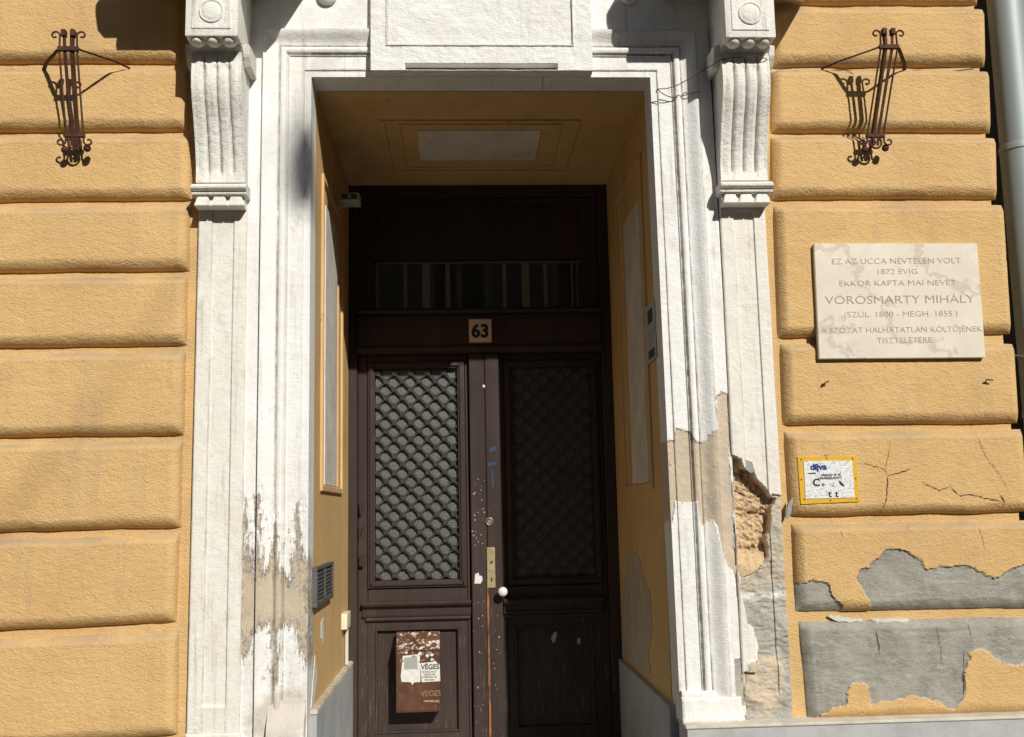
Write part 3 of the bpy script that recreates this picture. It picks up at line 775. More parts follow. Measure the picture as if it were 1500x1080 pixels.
# side wall panels (raised frame, white field)
def side_panel(side):
    X0 = XL if side < 0 else XR+.004
    d = 1 if side < 0 else -1                       # into the recess
    if side < 0:
        ya, za = UX(470, 720, XL); yb, zb_ = UX(497, 722, XL); ztop = 3.12
        wa, wb = UX(473, 720, XL)[0], UX(488.5, 720, XL)[0]; zw1 = 3.00
    else:
        ya, za = UX(953, 716, XR); yb, zb_ = UX(916, 716, XR); ztop = 3.22
        wa, wb = UX(950, 712, XR)[0], UX(928, 712, XR)[0]; zw1 = 3.02
    ya, yb = .40, 1.22; wa, wb = .52, .98
    z0 = U(490, 722, 0)[1] if False else min(za, zb_)
    def sl(name, y0, y1, z0_, z1_, t0, t1, m):
        a_, b_ = X0+d*t0, X0+d*t1
        return box(name, min(a_, b_), max(a_, b_), y0, y1, z0_, z1_, m, bld, .004)
    zz0 = z0; f = .03
    sl('panel_moulding', ya, ya+f, zz0, ztop, -.01, .012, M['recess_ochre']); sl('panel_moulding', yb-f, yb, zz0, ztop, -.01, .012, M['recess_ochre'])
    sl('panel_moulding', ya+f, yb-f, ztop-f, ztop, -.01, .011, M['recess_ochre']); sl('panel_moulding', ya+f, yb-f, zz0, zz0+f, -.01, .011, M['recess_ochre'])
    sl('panel_moulding', wb+.05, wb+.075, zz0+f+.002, ztop-f-.002, -.01, .008, M['recess_ochre'])
    sl('white_panel', wa, wb, zz0+f+.001, zw1, -.01, .006, M['soffit_white'])
side_panel(-1); side_panel(1)
# ceiling panel
def ceil_bar(x0, x1, y0, y1, t=.012, m='recess_ochre', name='panel_moulding'):
    box(name, x0, x1, y0, y1, ZT-.004-t, ZT+.01, M[m], bld, .003)
ZC = ZT-.01
p0 = UZ(556, 177, ZC); p1 = UZ(850, 178, ZC); p2 = UZ(579, 252, ZC)
cxa, cxb, cya, cyb = p0[0], p1[0], p0[1], p2[1]
f = .022
for (ox, oy, ff, tt) in ((0, 0, .020, .012), (.085, .055, .014, .009)):
    ceil_bar(cxa+ox, cxb-ox, cya+oy, cya+oy+ff, tt); ceil_bar(cxa+ox, cxb-ox, cyb-oy-ff, cyb-oy, tt)
    ceil_bar(cxa+ox, cxa+ox+ff, cya+oy+ff+.001, cyb-oy-ff-.001, tt-.001); ceil_bar(cxb-ox-ff, cxb-ox, cya+oy+ff+.001, cyb-oy-ff-.001, tt-.001)
q0 = UZ(611, 192, ZC); q1 = UZ(793, 192, ZC); q2 = UZ(618, 235, ZC)
ceil_bar(q0[0], q1[0], q0[1], q2[1], .008, 'soffit_white', 'white_panel')
# dado
yd0, zd0 = UX(514, 978, XL); zdl = .672
prism('dado', [(XL-.02, .14), (XL+.028, .14), (XL+.028, YD-.005), (XL-.02, YD-.005)], 'z', 0, zdl, M['dado'], bld, .003)
prism('dado_cap', [(XL-.02, .136), (XL+.030, .136), (XL+.030, YD-.004), (XL-.02, YD-.004)], 'z', zdl+.001, zdl+.022, M['dado_cap'], bld, .004)
prism('dado', [(XR+.03, .14), (XR-.018, .14), (XR-.018, YD-.005), (XR+.03, YD-.005)], 'z', 0, .665, M['dado'], bld, .003)
# scuffed bare plaster on the recess walls
def patch_side(pts, X0, d, m, name='bare_plaster', t=.0025):
    yz = [UX(a_, b_, X0) for a_, b_ in pts]
    a_, b_ = X0, X0+d*t
    prism(name, yz, 'x', min(a_, b_), max(a_, b_), m, bld)
M['bare_recess'] = simple('bare_recess_plaster', (.46, .40, .31), .9, bs=.5, var=(9, (.38, .31, .23)))
patch_side([(912,960),(911,900),(915,850),(922,815),(928,808),(936,815),(941,835),(944,855),(952,865),(954,890),(956,930),(950,960),(955,990),(944,985),(930,975)], XR+.004, -1, M['bare_recess'])
patch_side([(470,912),(473,905),(474,935),(472,945),(470,935)], XL, 1, M['paper'])
patch_side([(459,985),(461,960),(464,990),(458,1035),(455,1038)], XL, 1, M['paper'])
# entrance step / floor
box('threshold', XL+.03, XR-.02, .0, YD+.1, .0, .14, M['dado'], bld)

# ------------------------------------------------------------------ DOOR (parts of the building)
YF = YD
dx0, dx1 = XL+.002, XR+.002
zTr0, zTr1 = U(700, 516, YF)[1], U(700, 458, YF)[1]
ztop = ZT-.006
W = M['wood']
box('door_frame', dx0, U(524, 700, YF)[0], YF-.03, YF+.09, .14, ztop, W, bld, .004)
box('door_frame', U(886, 700, YF)[0], dx1, YF-.03, YF+.09, .14, ztop, W, bld, .004)
jx0, jx1 = U(524, 700, YF)[0]+.001, U(886, 700, YF)[0]-.001
box('door_frame', jx0, jx1, YF-.03, YF+.09, ztop-.07, ztop, W, bld, .004)
box('transom_bar', jx0, jx1, YF-.055, YF+.08, zTr0+.03, zTr1-.02, W, bld, .006)
prism('transom_moulding', [(YF-.105, zTr1-.018), (YF-.11, zTr1-.006), (YF-.09, zTr1+.012), (YF+.02, zTr1+.014), (YF+.02, zTr1-.018)], 'x', jx0, jx1, W, bld)
prism('transom_moulding', [(YF-.064, zTr0+.028), (YF-.066, zTr0+.016), (YF-.05, zTr0-.004), (YF-.036, zTr0-.010), (YF+.02, zTr0-.010), (YF+.02, zTr0+.028)], 'x', jx0, jx1, W, bld)
# transom window
tw = tag(link('transom_window', bpy.data.meshes.new('transom_window'), None, bld, (0, YF, 2.9)))
zw0, zw1 = zTr1+.016, U(700, 380, YF)[1]
box('window_frame', jx0, jx1, YF-.01, YF+.05, zw1, ztop-.072, W, tw, .004)
box('window_frame', jx0, jx0+.09, YF-.01, YF+.05, zw0, zw1-.001, W, tw, .004)
box('window_frame', jx1-.09, jx1, YF-.01, YF+.05, zw0, zw1-.001, W, tw, .004)
box('window_panel', jx0+.12, jx1-.12, YF-.022, YF-.009, zw1+.06, ztop-.13, W, tw, .008, 2)
box('pane', jx0+.091, jx1-.091, YF+.022, YF+.026, zw0, zw1-.002, M['glass'], tw)
for px, wpx in ((553, 2.5), (594, 5), (624, 11), (656, 7), (739, 5), (770, 11), (799, 5), (838, 3)):  # grey bars stand in for window frames reflected in the pane
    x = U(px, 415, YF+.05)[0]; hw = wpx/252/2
    box('reflected_bar', x-hw, x+hw, YF+.045, YF+.065, zw0, zw1-.012, M['reflected_grey'], tw)
box('reflected_bar', jx0+.1, jx1-.1, YF+.044, YF+.067, zw1-.011, zw1-.003, M['reflected_grey'], tw)
# leaves
xm = U(689, 800, YF)[0]
def leaf(x0, x1, left):
    root = link('door_leaf', bpy.data.meshes.new('door_leaf'), None, bld, ((x0+x1)/2, YF, .15))
    zt = zTr0-.012
    def Zd(py): return U(620, py, YF)[1]
    gz1, gz0 = Zd(541), Zd(849)
    if left: gx0, gx1 = U(550, 700, YF)[0], U(671, 700, YF)[0]; pst = 0
    else: gx0, gx1 = U(752, 700, YF)[0], U(868, 700, YF)[0]
    box('stile', x0, gx0-.045, YF, YF+.05, .15, zt, W, root, .004)
    box('stile', gx1+.045, x1, YF, YF+.05, .15, zt, W, root, .004)
    a_, b_ = gx0-.044, gx1+.044
    box('top_rail', a_, b_, YF+.001, YF+.05, gz1+.045, zt, W, root, .004)
    zr0, zr1 = Zd(905), gz0-.047
    box('middle_rail', a_, b_, YF+.001, YF+.05, zr0, zr1, W, root, .004)
    box('bottom_rail', a_, b_, YF+.001, YF+.05, .15, Zd(1082), W, root, .004)
    # bolection moulding round the light
    mw = .044
    for n_, (u0, u1, v0, v1) in enumerate(((gx0-mw, gx0-.002, gz0-mw, gz1+mw), (gx1+.002, gx1+mw, gz0-mw, gz1+mw), (gx0-.001, gx1+.001, gz1+.002, gz1+mw-.001), (gx0-.001, gx1+.001, gz0-mw+.001, gz0-.002))):
        bm = bmesh.new()
        add_box(bm, u0, u1, YF-.014, YF+.04, v0, v1, .006, 2)
        if u1-u0 < .06: add_box(bm, u0+.012, u1-.012, YF-.024, YF-.010, v0+.012, v1-.012, .004, 2)
        else: add_box(bm, u0-.03, u1+.03, YF-.024, YF-.010, v0+.012, v1-.012, .004, 2)
        bm_obj('glass_moulding', bm, W, root, True)
    box('obscure_glass', gx0, gx1, YF+.022, YF+.028, gz0, gz1, M['obscure_glass'], root)
    # iron diamond lattice, every bar by itself
    per = .0965; cx_, wdt, hgt = (gx0+gx1)/2, gx1-gx0, gz1-gz0
    for sgn in (1, -1):
        # lines x*sgn + z = c
        c = math.floor((min(gx0*sgn, gx1*sgn)+gz0)/per)*per
        while c < max(gx0*sgn, gx1*sgn)+gz1:
            pts = []
            for x in (gx0, gx1):
                z = c-x*sgn
                if gz0 <= z <= gz1: pts.append((x, z))
            for z in (gz0, gz1):
                x = (c-z)*sgn
                if gx0 < x < gx1: pts.append((x, z))
            if len(pts) >= 2:
                (xa_, za_), (xb_, zb2) = pts[0], pts[1]
                if math.hypot(xa_-xb_, za_-zb2) > .03:
                    L = math.hypot(xb_-xa_, zb2-za_); nx_, nz_ = -(zb2-za_)/L*.0048, (xb_-xa_)/L*.0048
                    prism('lattice_bar', [(xa_+nx_, za_+nz_), (xb_+nx_, zb2+nz_), (xb_-nx_, zb2-nz_), (xa_-nx_, za_-nz_)], 'y', YF+.002-.003*(sgn > 0), YF+.012-.003*(sgn > 0), M['lattice'], root)
            c += per
    bm = bmesh.new()
    c1_ = math.floor((gx0+gz0)/per)*per; c2_ = math.floor((-gx1+gz0)/per)*per
    for i in range(40):
        for j in range(40):
            A_, B_ = c1_+i*per, c2_+j*per           # x+z = A, z-x = B
            x, zc_ = (A_-B_)/2, (A_+B_)/2
            if gx0+.008 < x < gx1-.008 and gz0+.008 < zc_ < gz1-.008:
                vs = [bm.verts.new((x+.0165*math.cos(PI/4*q+PI/8), YF-.0035, zc_+.0165*math.sin(PI/4*q+PI/8))) for q in range(8)]
                vb = [bm.verts.new((v.co.x, YF+.010, v.co.z)) for v in vs]
                bm.faces.new(vs)
                for q in range(8): bm.faces.new((vs[q], vb[q], vb[(q+1) % 8], vs[(q+1) % 8]))
    o = bm_obj('lattice_nodes', bm, M['lattice'], root); o['kind'] = 'stuff'
    # ledge moulding
    z = Zd(886)
    prism('ledge_moulding', [(YF+.002, z-.062), (YF-.016, z-.062), (YF-.02, z-.05), (YF-.010, z-.044), (YF-.012, z-.02), (YF-.040, z), (YF-.046, z+.012), (YF-.036, z+.022), (YF+.002, z+.024)], 'x', (U(531, 890, YF)[0] if left else U(738, 890, YF)[0]), (U(690, 890, YF)[0] if left else x1-.03), W, root)
    prism('ledge_moulding', [(YF+.002, z-.085), (YF-.012, z-.085), (YF-.018, z-.077), (YF-.010, z-.064), (YF+.002, z-.064)], 'x', (U(536, 890, YF)[0] if left else U(740, 890, YF)[0]), (U(689, 890, YF)[0] if left else x1-.035), W, root)
    # lower panel, sunk with a raised field
    box('lower_panel', a_, b_, YF+.024, YF+.045, Zd(1082)+.001, zr0-.001, W, root)
    fx_a, fx_b = (U(553, 990, YF)[0], U(671, 990, YF)[0]) if left else (U(758, 990, YF)[0], U(868, 990, YF)[0])
    zf0, zf1 = Zd(1070), Zd(923)
    fr = .012
    for (u0, u1, v0, v1) in ((fx_a-fr, fx_a, zf0-fr, zf1+fr), (fx_b, fx_b+fr, zf0-fr, zf1+fr), (fx_a, fx_b, zf1, zf1+fr), (fx_a, fx_b, zf0-fr, zf0)):
        box('panel_moulding', u0, u1, YF-.004, YF+.03, v0, v1, W, root, .003)
    for (u0, u1, v0, v1) in ((a_, fx_a-fr, Zd(1082), zr0), (fx_b+fr, b_, Zd(1082), zr0), (fx_a-fr, fx_b+fr, zf1+fr, zr0), (fx_a-fr, fx_b+fr, Zd(1082), zf0-fr)):
        if u1-u0 > .004 and v1-v0 > .004: box('panel_border', u0+.0005, u1-.0005, YF+.003, YF+.03, v0+.0005, v1-.0005, W, root)
    return root
lf = leaf(jx0, xm-.003, True)
rt_ = leaf(xm+.003, jx1, False)
# meeting post planted on the right leaf
ax0, ax1 = U(690.5, 800, YF-.03)[0], U(735, 800, YF-.03)[0]
axm = U(714, 800, YF-.03)[0]
box('meeting_post', ax0, axm-.001, YF-.030, YF+.002, .15, zTr0-.014, W, rt_, .004)
box('meeting_post', axm+.001, ax1, YF-.036, YF+.002, .15, zTr0-.014, W, rt_, .004)
zr = U(714, 850, YF)[1]
box('rusty_edge', axm-.007, axm+.004, YF-.0385, YF-.02, .16, zr, M['rust_strip'], rt_)
u0, v1 = U(713, 802, YF-.04); u1, v0 = U(726, 861, YF-.04)
lp = box('lock_plate', u0, u1, YF-.040, YF-.034, v0, v1, M['brass'], rt_, .001)
c = U(720, 824, YF-.04); disc('keyhole', c, .0075, YF-.0415, YF-.038, M['ink'], rt_, 12)
c = U(720, 848, YF-.04); box('keyhole', c[0]-.004, c[0]+.004, YF-.0415, YF-.038, c[1]-.014, c[1]+.006, M['ink'], rt_)
c = U(717, 764, YF-.04)
bm = bmesh.new(); add_tube(bm, [(c[0]+.019*math.cos(2*PI*k/20), YF-.038, c[1]+.019*math.sin(2*PI*k/20)) for k in range(21)], .004, 6, False)
bm_obj('lock_cylinder', bm, M['steel'], rt_, True)
disc('lock_cylinder', c, .012, YF-.042, YF-.03, M['steel'], rt_, 16)
# knob on its rose
c = U(736.5, 867, YF-.09)
tube('knob_neck', [(c[0], YF-.02, c[1]), (c[0], YF-.085, c[1])], .009, M['iron_black'], rt_)
bm = bmesh.new(); bmesh.ops.create_uvsphere(bm, u_segments=24, v_segments=16, radius=.027)
for v in bm.verts: v.co = Vector((c[0]+v.co.x, YF-.095+v.co.y*.8, c[1]+v.co.z))
bm_obj('door_knob', bm, M['porcelain'], rt_, True)
disc('knob_rose', (c[0], c[1]), .02, YF-.040, YF-.03, M['iron_black'], rt_, 16)
# hallway behind, closed and dark
bm = bmesh.new(); add_box(bm, -2.4, 2.4, YD+.101, YD+4, -.05, 7.3)
o = bm_obj('hall_interior', bm, M['hall'], bld)
# roof over the front so no light comes from behind
box('roof', -6, 6, .0, YD+4, 12, 12.2, M['dark_wall'], bld)

# ------------------------------------------------------------------ paint chips on the door
M['chip'] = simple('bare_chip', (.62, .56, .46), .8)
def chips(n, region, parent, sz, y, m, seed):
    rnd = random.Random(seed); bm = bmesh.new()
    for k in range(n):
        px = rnd.uniform(region[0], region[2]); py = rnd.uniform(region[1], region[3]); x, z = U(px, py, y)
        r = sz*rnd.uniform(.4, 1.3); q = rnd.randint(5, 7)
        vs = [bm.verts.new((x+r*rnd.uniform(.5, 1.2)*math.cos(2*PI*i/q), y, z+r*rnd.uniform(.5, 1.4)*math.sin(2*PI*i/q))) for i in range(q)]
        bm.faces.new(vs)
    return bm_obj('paint_chips', bm, m, parent)['kind'] if False else bm_obj('paint_chips', bm, m, parent)
for args in ((26, (692,700,710,800), rt_, .0035, YF-.0315, M['chip'], 1), (18, (693,860,711,1060), rt_, .003, YF-.0315, M['chip'], 2), (12, (720,880,733,1050), rt_, .003, YF-.0375, M['chip'], 3)):
    o = chips(*args); o['kind'] = 'stuff'
def shape(name, pts, y, t, m, parent): return prism(name, PP(pts, y), 'y', y-t, y, m, parent)
shape('torn_sticker', [(696,841),(701,839),(702,843),(706,844),(707,850),(704,855),(695,855)], YF-.031, .001, M['paper'], rt_)
shape('torn_sticker', [(707,564),(718,564),(719,567),(710,568),(707,567)], YF-.031, .001, M['paper'], rt_)
M['blue_marks'] = simple('faded_blue_marker', (.035, .05, .085), .7)
for pts in ([(716,657),(727,653),(727,660),(717,663)], [(714,678),(726,677),(726,682),(714,684)], [(720,686),(722,686),(724,712),(720,716)]):
    shape('marker_scribble', pts, YF-.037, .0008, M['blue_marks'], rt_)
for pts in ([(807,935),(811,927),(815,925),(816,930),(813,940),(810,942)], [(845,938),(848,934),(850,936),(850,944),(846,944)]):
    shape('torn_sticker', pts, YF-.001, .001, M['paper_grey'], rt_)
M['mark'] = simple('dark_scrawl', (.03, .02, .016), .8)
for pts in ([(526,735),(529,732),(530,752),(527,756)], [(533,735),(536,733),(531,752),(529,750)], [(526,770),(528,769),(528,790),(526,790)], [(534,765),(536,765),(530,785),(528,783)], [(526,812),(534,812),(534,830),(526,830)]):
    shape('marker_scribble', pts, YF-.0315 if pts[0][0] < 0 else YF-.031, .0008, M['mark'], bld)

# ------------------------------------------------------------------ THINGS ON THE WALL
# house number
x0, z1 = U(687, 468, YF-.065); x1, z0 = U(720, 501, YF-.065)
t = tag(empty('house_number_plate', ((x0+x1)/2, YF-.08, z0)), 'small square enamel plate with the number 63 above the double door', 'number plate')
box('plate', x0, x1, YF-.064, YF-.054, z0, z1, M['plate'], t, .002)
for a_ in ((x0-.004, x0-.0005, z0-.004, z1+.004), (x1+.0005, x1+.004, z0-.004, z1+.004), (x0, x1, z1+.0005, z1+.004), (x0, x1, z0-.006, z0-.0005)):
    box('plate_edge', a_[0], a_[1], YF-.063, YF-.054, a_[2], a_[3], M['plate_edge'], t)
text('digits', '63', .078, ((x0+x1)/2, YF-.0650, z0+.030), M['ink'], t, thin=.0042, sx=.98)

# marble plaque
pc = [U(*p, -.03) for p in ((1192,357), (1431,357), (1443.5,524), (1200,526))]
t = tag(empty('marble_plaque', (pc[3][0], 0, pc[3][1])), 'veined marble memorial plaque with engraved lettering on the ochre blocks right of the door', 'plaque')
prism('slab', pc, 'y', -.032, -.004, M['marble'], t, .002)
pcx = (pc[0][0]+pc[1][0])/2
def ln(body, py, hpx, x0p, x1p, thin=-.0004):
    y = -.0325; za_ = U((x0p+x1p)/2, py, y); xa_ = U(x0p, py, y)[0]; xb_ = U(x1p, py, y)[0]
    h = hpx/1500*4.32
    o = text('engraved_line', body, h, (0, y, 0), M['engraving'], t, thin=thin, extrude=.0006); o['kind'] = 'stuff'
    me = o.data; xs_ = [v.co.x for v in me.vertices]; wd = max(xs_)-min(xs_); k = (xb_-xa_)/wd; mid = (max(xs_)+min(xs_))/2
    for v in me.vertices: v.co.x = (v.co.x-mid)*k+(xa_+xb_)/2; v.co.z += za_[1]
ln('EZ AZ UCCA NÉVTELEN VOLT', 386.5, 9.5, 1219, 1408)
ln('1872 ÉVIG', 401.5, 8.5, 1286, 1344)
ln('EKKOR KAPTA MAI NEVÉT', 418.5, 9, 1230, 1401)
ln('VÖRÖSMARTY MIHÁLY', 444.5, 13, 1209, 1428)
ln('(SZÜL. 1800 - MEGH. 1855.)', 464, 9, 1237, 1403)
ln('A SZÓZAT HALHATATLAN KÖLTŐJÉNEK', 487, 9, 1203, 1439)
ln('TISZTELETÉRE.', 502.5, 9, 1285, 1368)

# two bent iron pins under the plaque
for (a_, b_, c_, lab) in (((1200,573), (1206,564), (1214,558), 'short rusty bent iron pin below the lower left corner of the marble plaque'), ((1440,569), (1444,558), (1455,557), 'short rusty bent iron pin below the lower right corner of the marble plaque')):
    A = U(*a_, -.004); B = U(*b_, -.022); D_ = U(*c_, -.03)
    o = tube('iron_pin', [(A[0]+.014, .01, A[1]+.03), (A[0]+.012, -.008, A[1]+.026), (B[0], -.026, B[1]+.004), (D_[0], -.03, D_[1])], .0032, M['rust'], None, 6)
    tag(o, lab, 'iron pin')

# yellow framed utility sign
sc = [U(*p, -.012) for p in ((1168,669), (1254,668), (1259,735), (1173,739))]
t = tag(empty('utility_sign', (sc[3][0], 0, sc[3][1])), 'small white scratched notice sign in a yellow frame on the ochre block below the plaque', 'sign')
prism('frame', sc, 'y', -.013, -.001, M['yellow'], t, .001)
inn_ = [U(*p, -.014) for p in ((1177,675.5), (1248,675), (1252,729), (1180,731))]
g = G('scratched_white_enamel')
c = g.mix(g.rng(g.noise(60, 7, .8, g.map((1, 1, 1.8))), .52, .58, 0, .8), (.78, .78, .76), (.34, .34, .33))
c = g.mix(g.rng(g.noise(160, 3, .7), .60, .66, 0, .8), c, (.05, .05, .06)); g.col(c); g.rough(.5); M['scratched'] = g.m
prism('face', inn_, 'y', -.016, -.0125, M['scratched'], t)
def sg(body, px, py, hpx, m, thin=0.0012, sx=1.0, tilt=0):
    q = U(px, py, -.0165); text('lettering', body, hpx*.0029, (q[0], -.0165, q[1]), m, t, thin=thin, sx=sx, tilt=tilt)
sg('díjva', 1199, 688, 9, M['ink_blue'], .0016, 1.1)
sg('tulajdona: 06 40', 1217, 697, 3.4, M['ink'], .0002)
sg('HIBABEJELENTŐ', 1216, 702, 3.6, M['ink'], .0002)
sg('C', 1196, 712, 11, M['ink'], .0014)
sg('o', 1206, 712, 6, M['ink'], .0006)
sg('t', 1216, 728, 10, M['ink'], .001); sg('t', 1226, 728, 10, M['ink'], .001); sg('.:', 1220, 712, 6, M['ink'], .0006)
prism('lettering', PP([(1228,704),(1231,705),(1237,711),(1236,713),(1231,710)], -.0165), 'y', -.0172, -.016, M['ink'], t)
prism('lettering', PP([(1184,693),(1195,692.5),(1195,694),(1184,694.5)], -.0165), 'y', -.0172, -.016, M['ink'], t)
for px, py in ((1173.5,673), (1211,671.5), (1249,672), (1174,702.5), (1253.5,701), (1178,731.5), (1216.5,733), (1254.5,730.5)):
    q = U(px, py, -.014); disc('screw', q, .003, -.0155, -.012, M['ink'], t, 8)
q = U(1211, 669.5, -.014); box('lug', q[0]-.008, q[0]+.008, -.012, -.002, q[1]-.006, q[1]+.012, M['mortar'], t)

# mailbox on the left leaf
YB = YF-.10
bx0, bz1_ = U(580, 951, YB); bx1, bz0_ = U(645, 1043, YB); BZ = U(612, 928, YB)[1]
M['mailbox'] = mailbox_mat()
t = tag(empty('mailbox', ((bx0+bx1)/2, YB, bz0_)), 'rusty brown metal letter box with torn stickers on the left door leaf', 'mailbox')
bm = bmesh.new()
side = [(YF-.002, bz0_), (YB+.004, bz0_), (YB, bz0_+.004), (YB, bz1_-.004), (YB+.006, bz1_+.004), (YF-.03, BZ), (YF-.002, BZ)]
prism('box_body', side, 'x', bx0, bx1, M['mailbox'], t, .0015)
box('letter_flap', bx0-.003, bx1+.003, YB-.003, YB+.0, bz1_-.016, bz1_-.010, M['rust'], t)
box('door_panel', bx0+.006, bx1-.006, YB-.0025, YB+.001, bz0_+.010, bz1_-.018, M['mailbox'], t, .001)
def mshape(name, pts, m, y=YB-.0035, tt=.0008): return prism(name, PP(pts, y), 'y', y-tt, y, m, t)
mshape('sticker', [(590,961),(613,958.5),(615,962),(616,999),(606,1000),(604,1004),(602,999.5),(588,999),(587,990)], M['paper'])
mshape('sticker', [(615,972),(630,970),(644,973),(645,998),(618,999.5)], M['paper'], YB-.004)
mshape('sticker_print', [(592,964),(611,961.5),(612,980),(592,981)], M['paper_grey'], YB-.0045)
def mtext(body, px, py, hpx, m, thin=.0002, sx=1.):
    q = U(px, py, YB-.0055); text('lettering', body, hpx/1500*5.85, (q[0], YB-.0055, q[1]), m, t, thin=thin, sx=sx, extrude=.0004)
mtext('VÉGES', 630, 980.5, 7, M['ink'], .0008, .96)
for k, s_ in enumerate(('SZÓRÓLAPOT', 'KÉRJÜK NE', 'DOBJANAK BE', 'köszönjük')): mtext(s_, 629, 985.5+3.8*k, 2.4, M['ink'], 0)
M['ghost'] = simple('scraped_lettering', (.42, .28, .17), .8, var=(120, (.12, .06, .03)))
mtext('VEGES', 631, 1020, 8, M['ghost'], .0002, .92)
mshape('scraped_line', [(620,1026),(644,1025.5),(644,1029),(621,1028.5)], M['ghost'])
rnd = random.Random(5)
for k in range(16):
    px = rnd.uniform(585, 640); py = rnd.uniform(953, 972); q = rnd.randint(5, 8)
    mshape('paper_scrap', [(px+rnd.uniform(1.2, 4.2)*math.cos(2*PI*i/q), py+rnd.uniform(.8, 3.4)*math.sin(2*PI*i/q)) for i in range(q)], M['paper'] if k % 3 else M['ghost'], YB-.0026-.0001*k)

# iron lamp / flag brackets
def spiral(cx, cz, r, y, a0, turns, sgn, n=22, close=.30):
    return [(cx+sgn*r*(1-(1-close)*k/n)*math.cos(a0+turns*2*PI*k/n), y, cz+r*(1-(1-close)*k/n)*math.sin(a0+turns*2*PI*k/n)) for k in range(n+1)]
def bracket(collar_px, foot_l, foot_r, bottom_px, label, grp):
    yt, yb = -.20, -.075
    cx, cz = U(*collar_px, yt); bx, bz = U(*bottom_px, yb); fl_, fr_ = U(*foot_l, .02), U(*foot_r, .02)
    t = tag(empty('wall_bracket', (cx, .0, bz)), label, 'iron bracket', grp)
    R_ = M['rust']
    bx = bx*.6+cx*.4 if abs(bx-cx) > .05 else bx
    H = cz-bz
    # twin flat bars
    for s in (-1, 1):
        bm = bmesh.new()
        add_tube(bm, [(cx+s*.017, yt-.004, cz+.070), (cx+s*.015, yt, cz), (bx+s*.012, yb-.01, bz+.03), (bx+s*.010, yb, bz-.02)], .0098, 4, True, .55)
        bm_obj('flat_bar', bm, R_, t)
        box('bar_head', cx+s*.019-.010, cx+s*.019+.010, yt-.018, yt+.010, cz+.052, cz+.082, R_, t, .003)
        # scroll rods
        pts = spiral(cx+s*.052, cz+.066, .019, yt-.004, 0, 1.25, s)[::-1]
        pts = [p for p in pts]
        last = pts[-1]
        up = [(cx+s*(.052-.019)*1.0, yt-.004, cz+.060)]
        sp = [(cx+s*.055+(-s)*.020*math.cos(a_)*(1-.045*i), yt-.004, cz+.058+.020*math.sin(a_)*(1-.045*i)) for i, a_ in enumerate(np.linspace(0, 1.75*PI*1.0, 16))]
        rod = sp[::-1]+[(cx+s*.036, yt-.002, cz+.030), (cx+s*.037, yt, cz-.01)]
        low = [(bx+s*.036, yb-.008, bz+.03)]
        sb = [(bx+s*.058-s*.020*math.cos(a_)*(1-.045*i), yb-.006, bz-.004-.019*math.sin(a_)*(1-.045*i)) for i, a_ in enumerate(np.linspace(0, 1.75*PI, 16))]
        tube('scroll_rod', rod+low+sb, .0042, R_, t, 6)
        # arm to the wall
        f_ = fl_ if s < 0 else fr_
        tube('arm', [(cx+s*.036, yt+.004, cz+.004), (cx+s*.052, yt+.018, cz+.001), (f_[0]*.75+cx*.25+s*.006, -.045, f_[1]*.8+cz*.2), (f_[0], .035, f_[1])], .0085, R_, t, 4, .45)
    box('collar', cx-.044, cx+.044, yt-.009, yt+.008, cz-.010, cz+.010, R_, t, .002)
    box('collar', bx-.042, bx+.042, yb-.014, yb+.004, bz+.014, bz+.032, R_, t, .002)
    bm = bmesh.new(); add_tube(bm, [(bx+.026*math.cos(2*PI*k/20), yb-.004, bz-.008+.026*math.sin(2*PI*k/20)) for k in range(21)], .0048, 6, False); bm_obj('ring', bm, R_, t, True)
    for sx_, zz in ((-.045, -.035), (.048, -.028)):
        bm = bmesh.new(); bmesh.ops.create_uvsphere(bm, u_segments=12, v_segments=8, radius=.016)
        for v in bm.verts: v.co += Vector((bx+sx_, yb+.01, bz+zz))
        bm_obj('ball', bm, R_, t, True)
    # stay back to the wall
    tube('stay', [(bx, yb, bz-.005), (bx, -.01, bz-.012), (bx, .03, bz-.02)], .007, R_, t, 6)
    return t
bracket((100,72), (62,101), (188,98), (110,207), 'rusty wrought iron scroll bracket on the wall left of the doorway', 'rusty scroll brackets either side of the doorway')
bracket((1302,69), (1206,99), (1327,101), (1274,207), 'rusty wrought iron scroll bracket on the wall above the marble plaque', 'rusty scroll brackets either side of the doorway')

# loose cable
def cable(name, pxs, y, r, label, m='cable'):
    pts = []
    for i, (a_, b_) in enumerate(pxs):
        yy = y[i] if isinstance(y, (list, tuple)) else y
        q = U(a_, b_, yy); pts.append(Vector((q[0], yy, q[1])))
    sm = []
    for i in range(len(pts)-1):
        p0_, p1_, p2_, p3_ = pts[max(i-1, 0)], pts[i], pts[i+1], pts[min(i+2, len(pts)-1)]
        for k in range(5):
            u = k/5; sm.append(.5*((2*p1_)+(-p0_+p2_)*u+(2*p0_-5*p1_+4*p2_-p3_)*u*u+(-p0_+3*p1_-3*p2_+p3_)*u**3))
    sm.append(pts[-1])
    return tag(tube(name, sm, r, M[m], None, 6), label, 'cable')
cable('cable', [(961,137),(963,131),(975,130),(990,126),(1012,114),(1032,102),(1046,94),(1058,87),(1090,84),(1122,86),(1131,100),(1160,98),(1205,97),(1240,92),(1290,99),(1330,95),(1352,93),(1372,97),(1400,98),(1428,98)],
      [-.005,-.01,-.02,-.03,-.05,-.08,-.11,-.15,-.17,-.16,-.02,.02,.01,.01,.01,.01,.01,.01,.02,.03], .0022, 'thin grey cable running from the doorway corner past the right console and along the wall')
cable('cable', [(963,131),(972,138),(985,143),(997,142),(1003,136),(1009,138),(1016,136),(1024,135)], [-.01,.015,.022,.022,.005,.005,.0,.0], .0022, 'short slack cable drooping across the upper right corner of the white door surround')
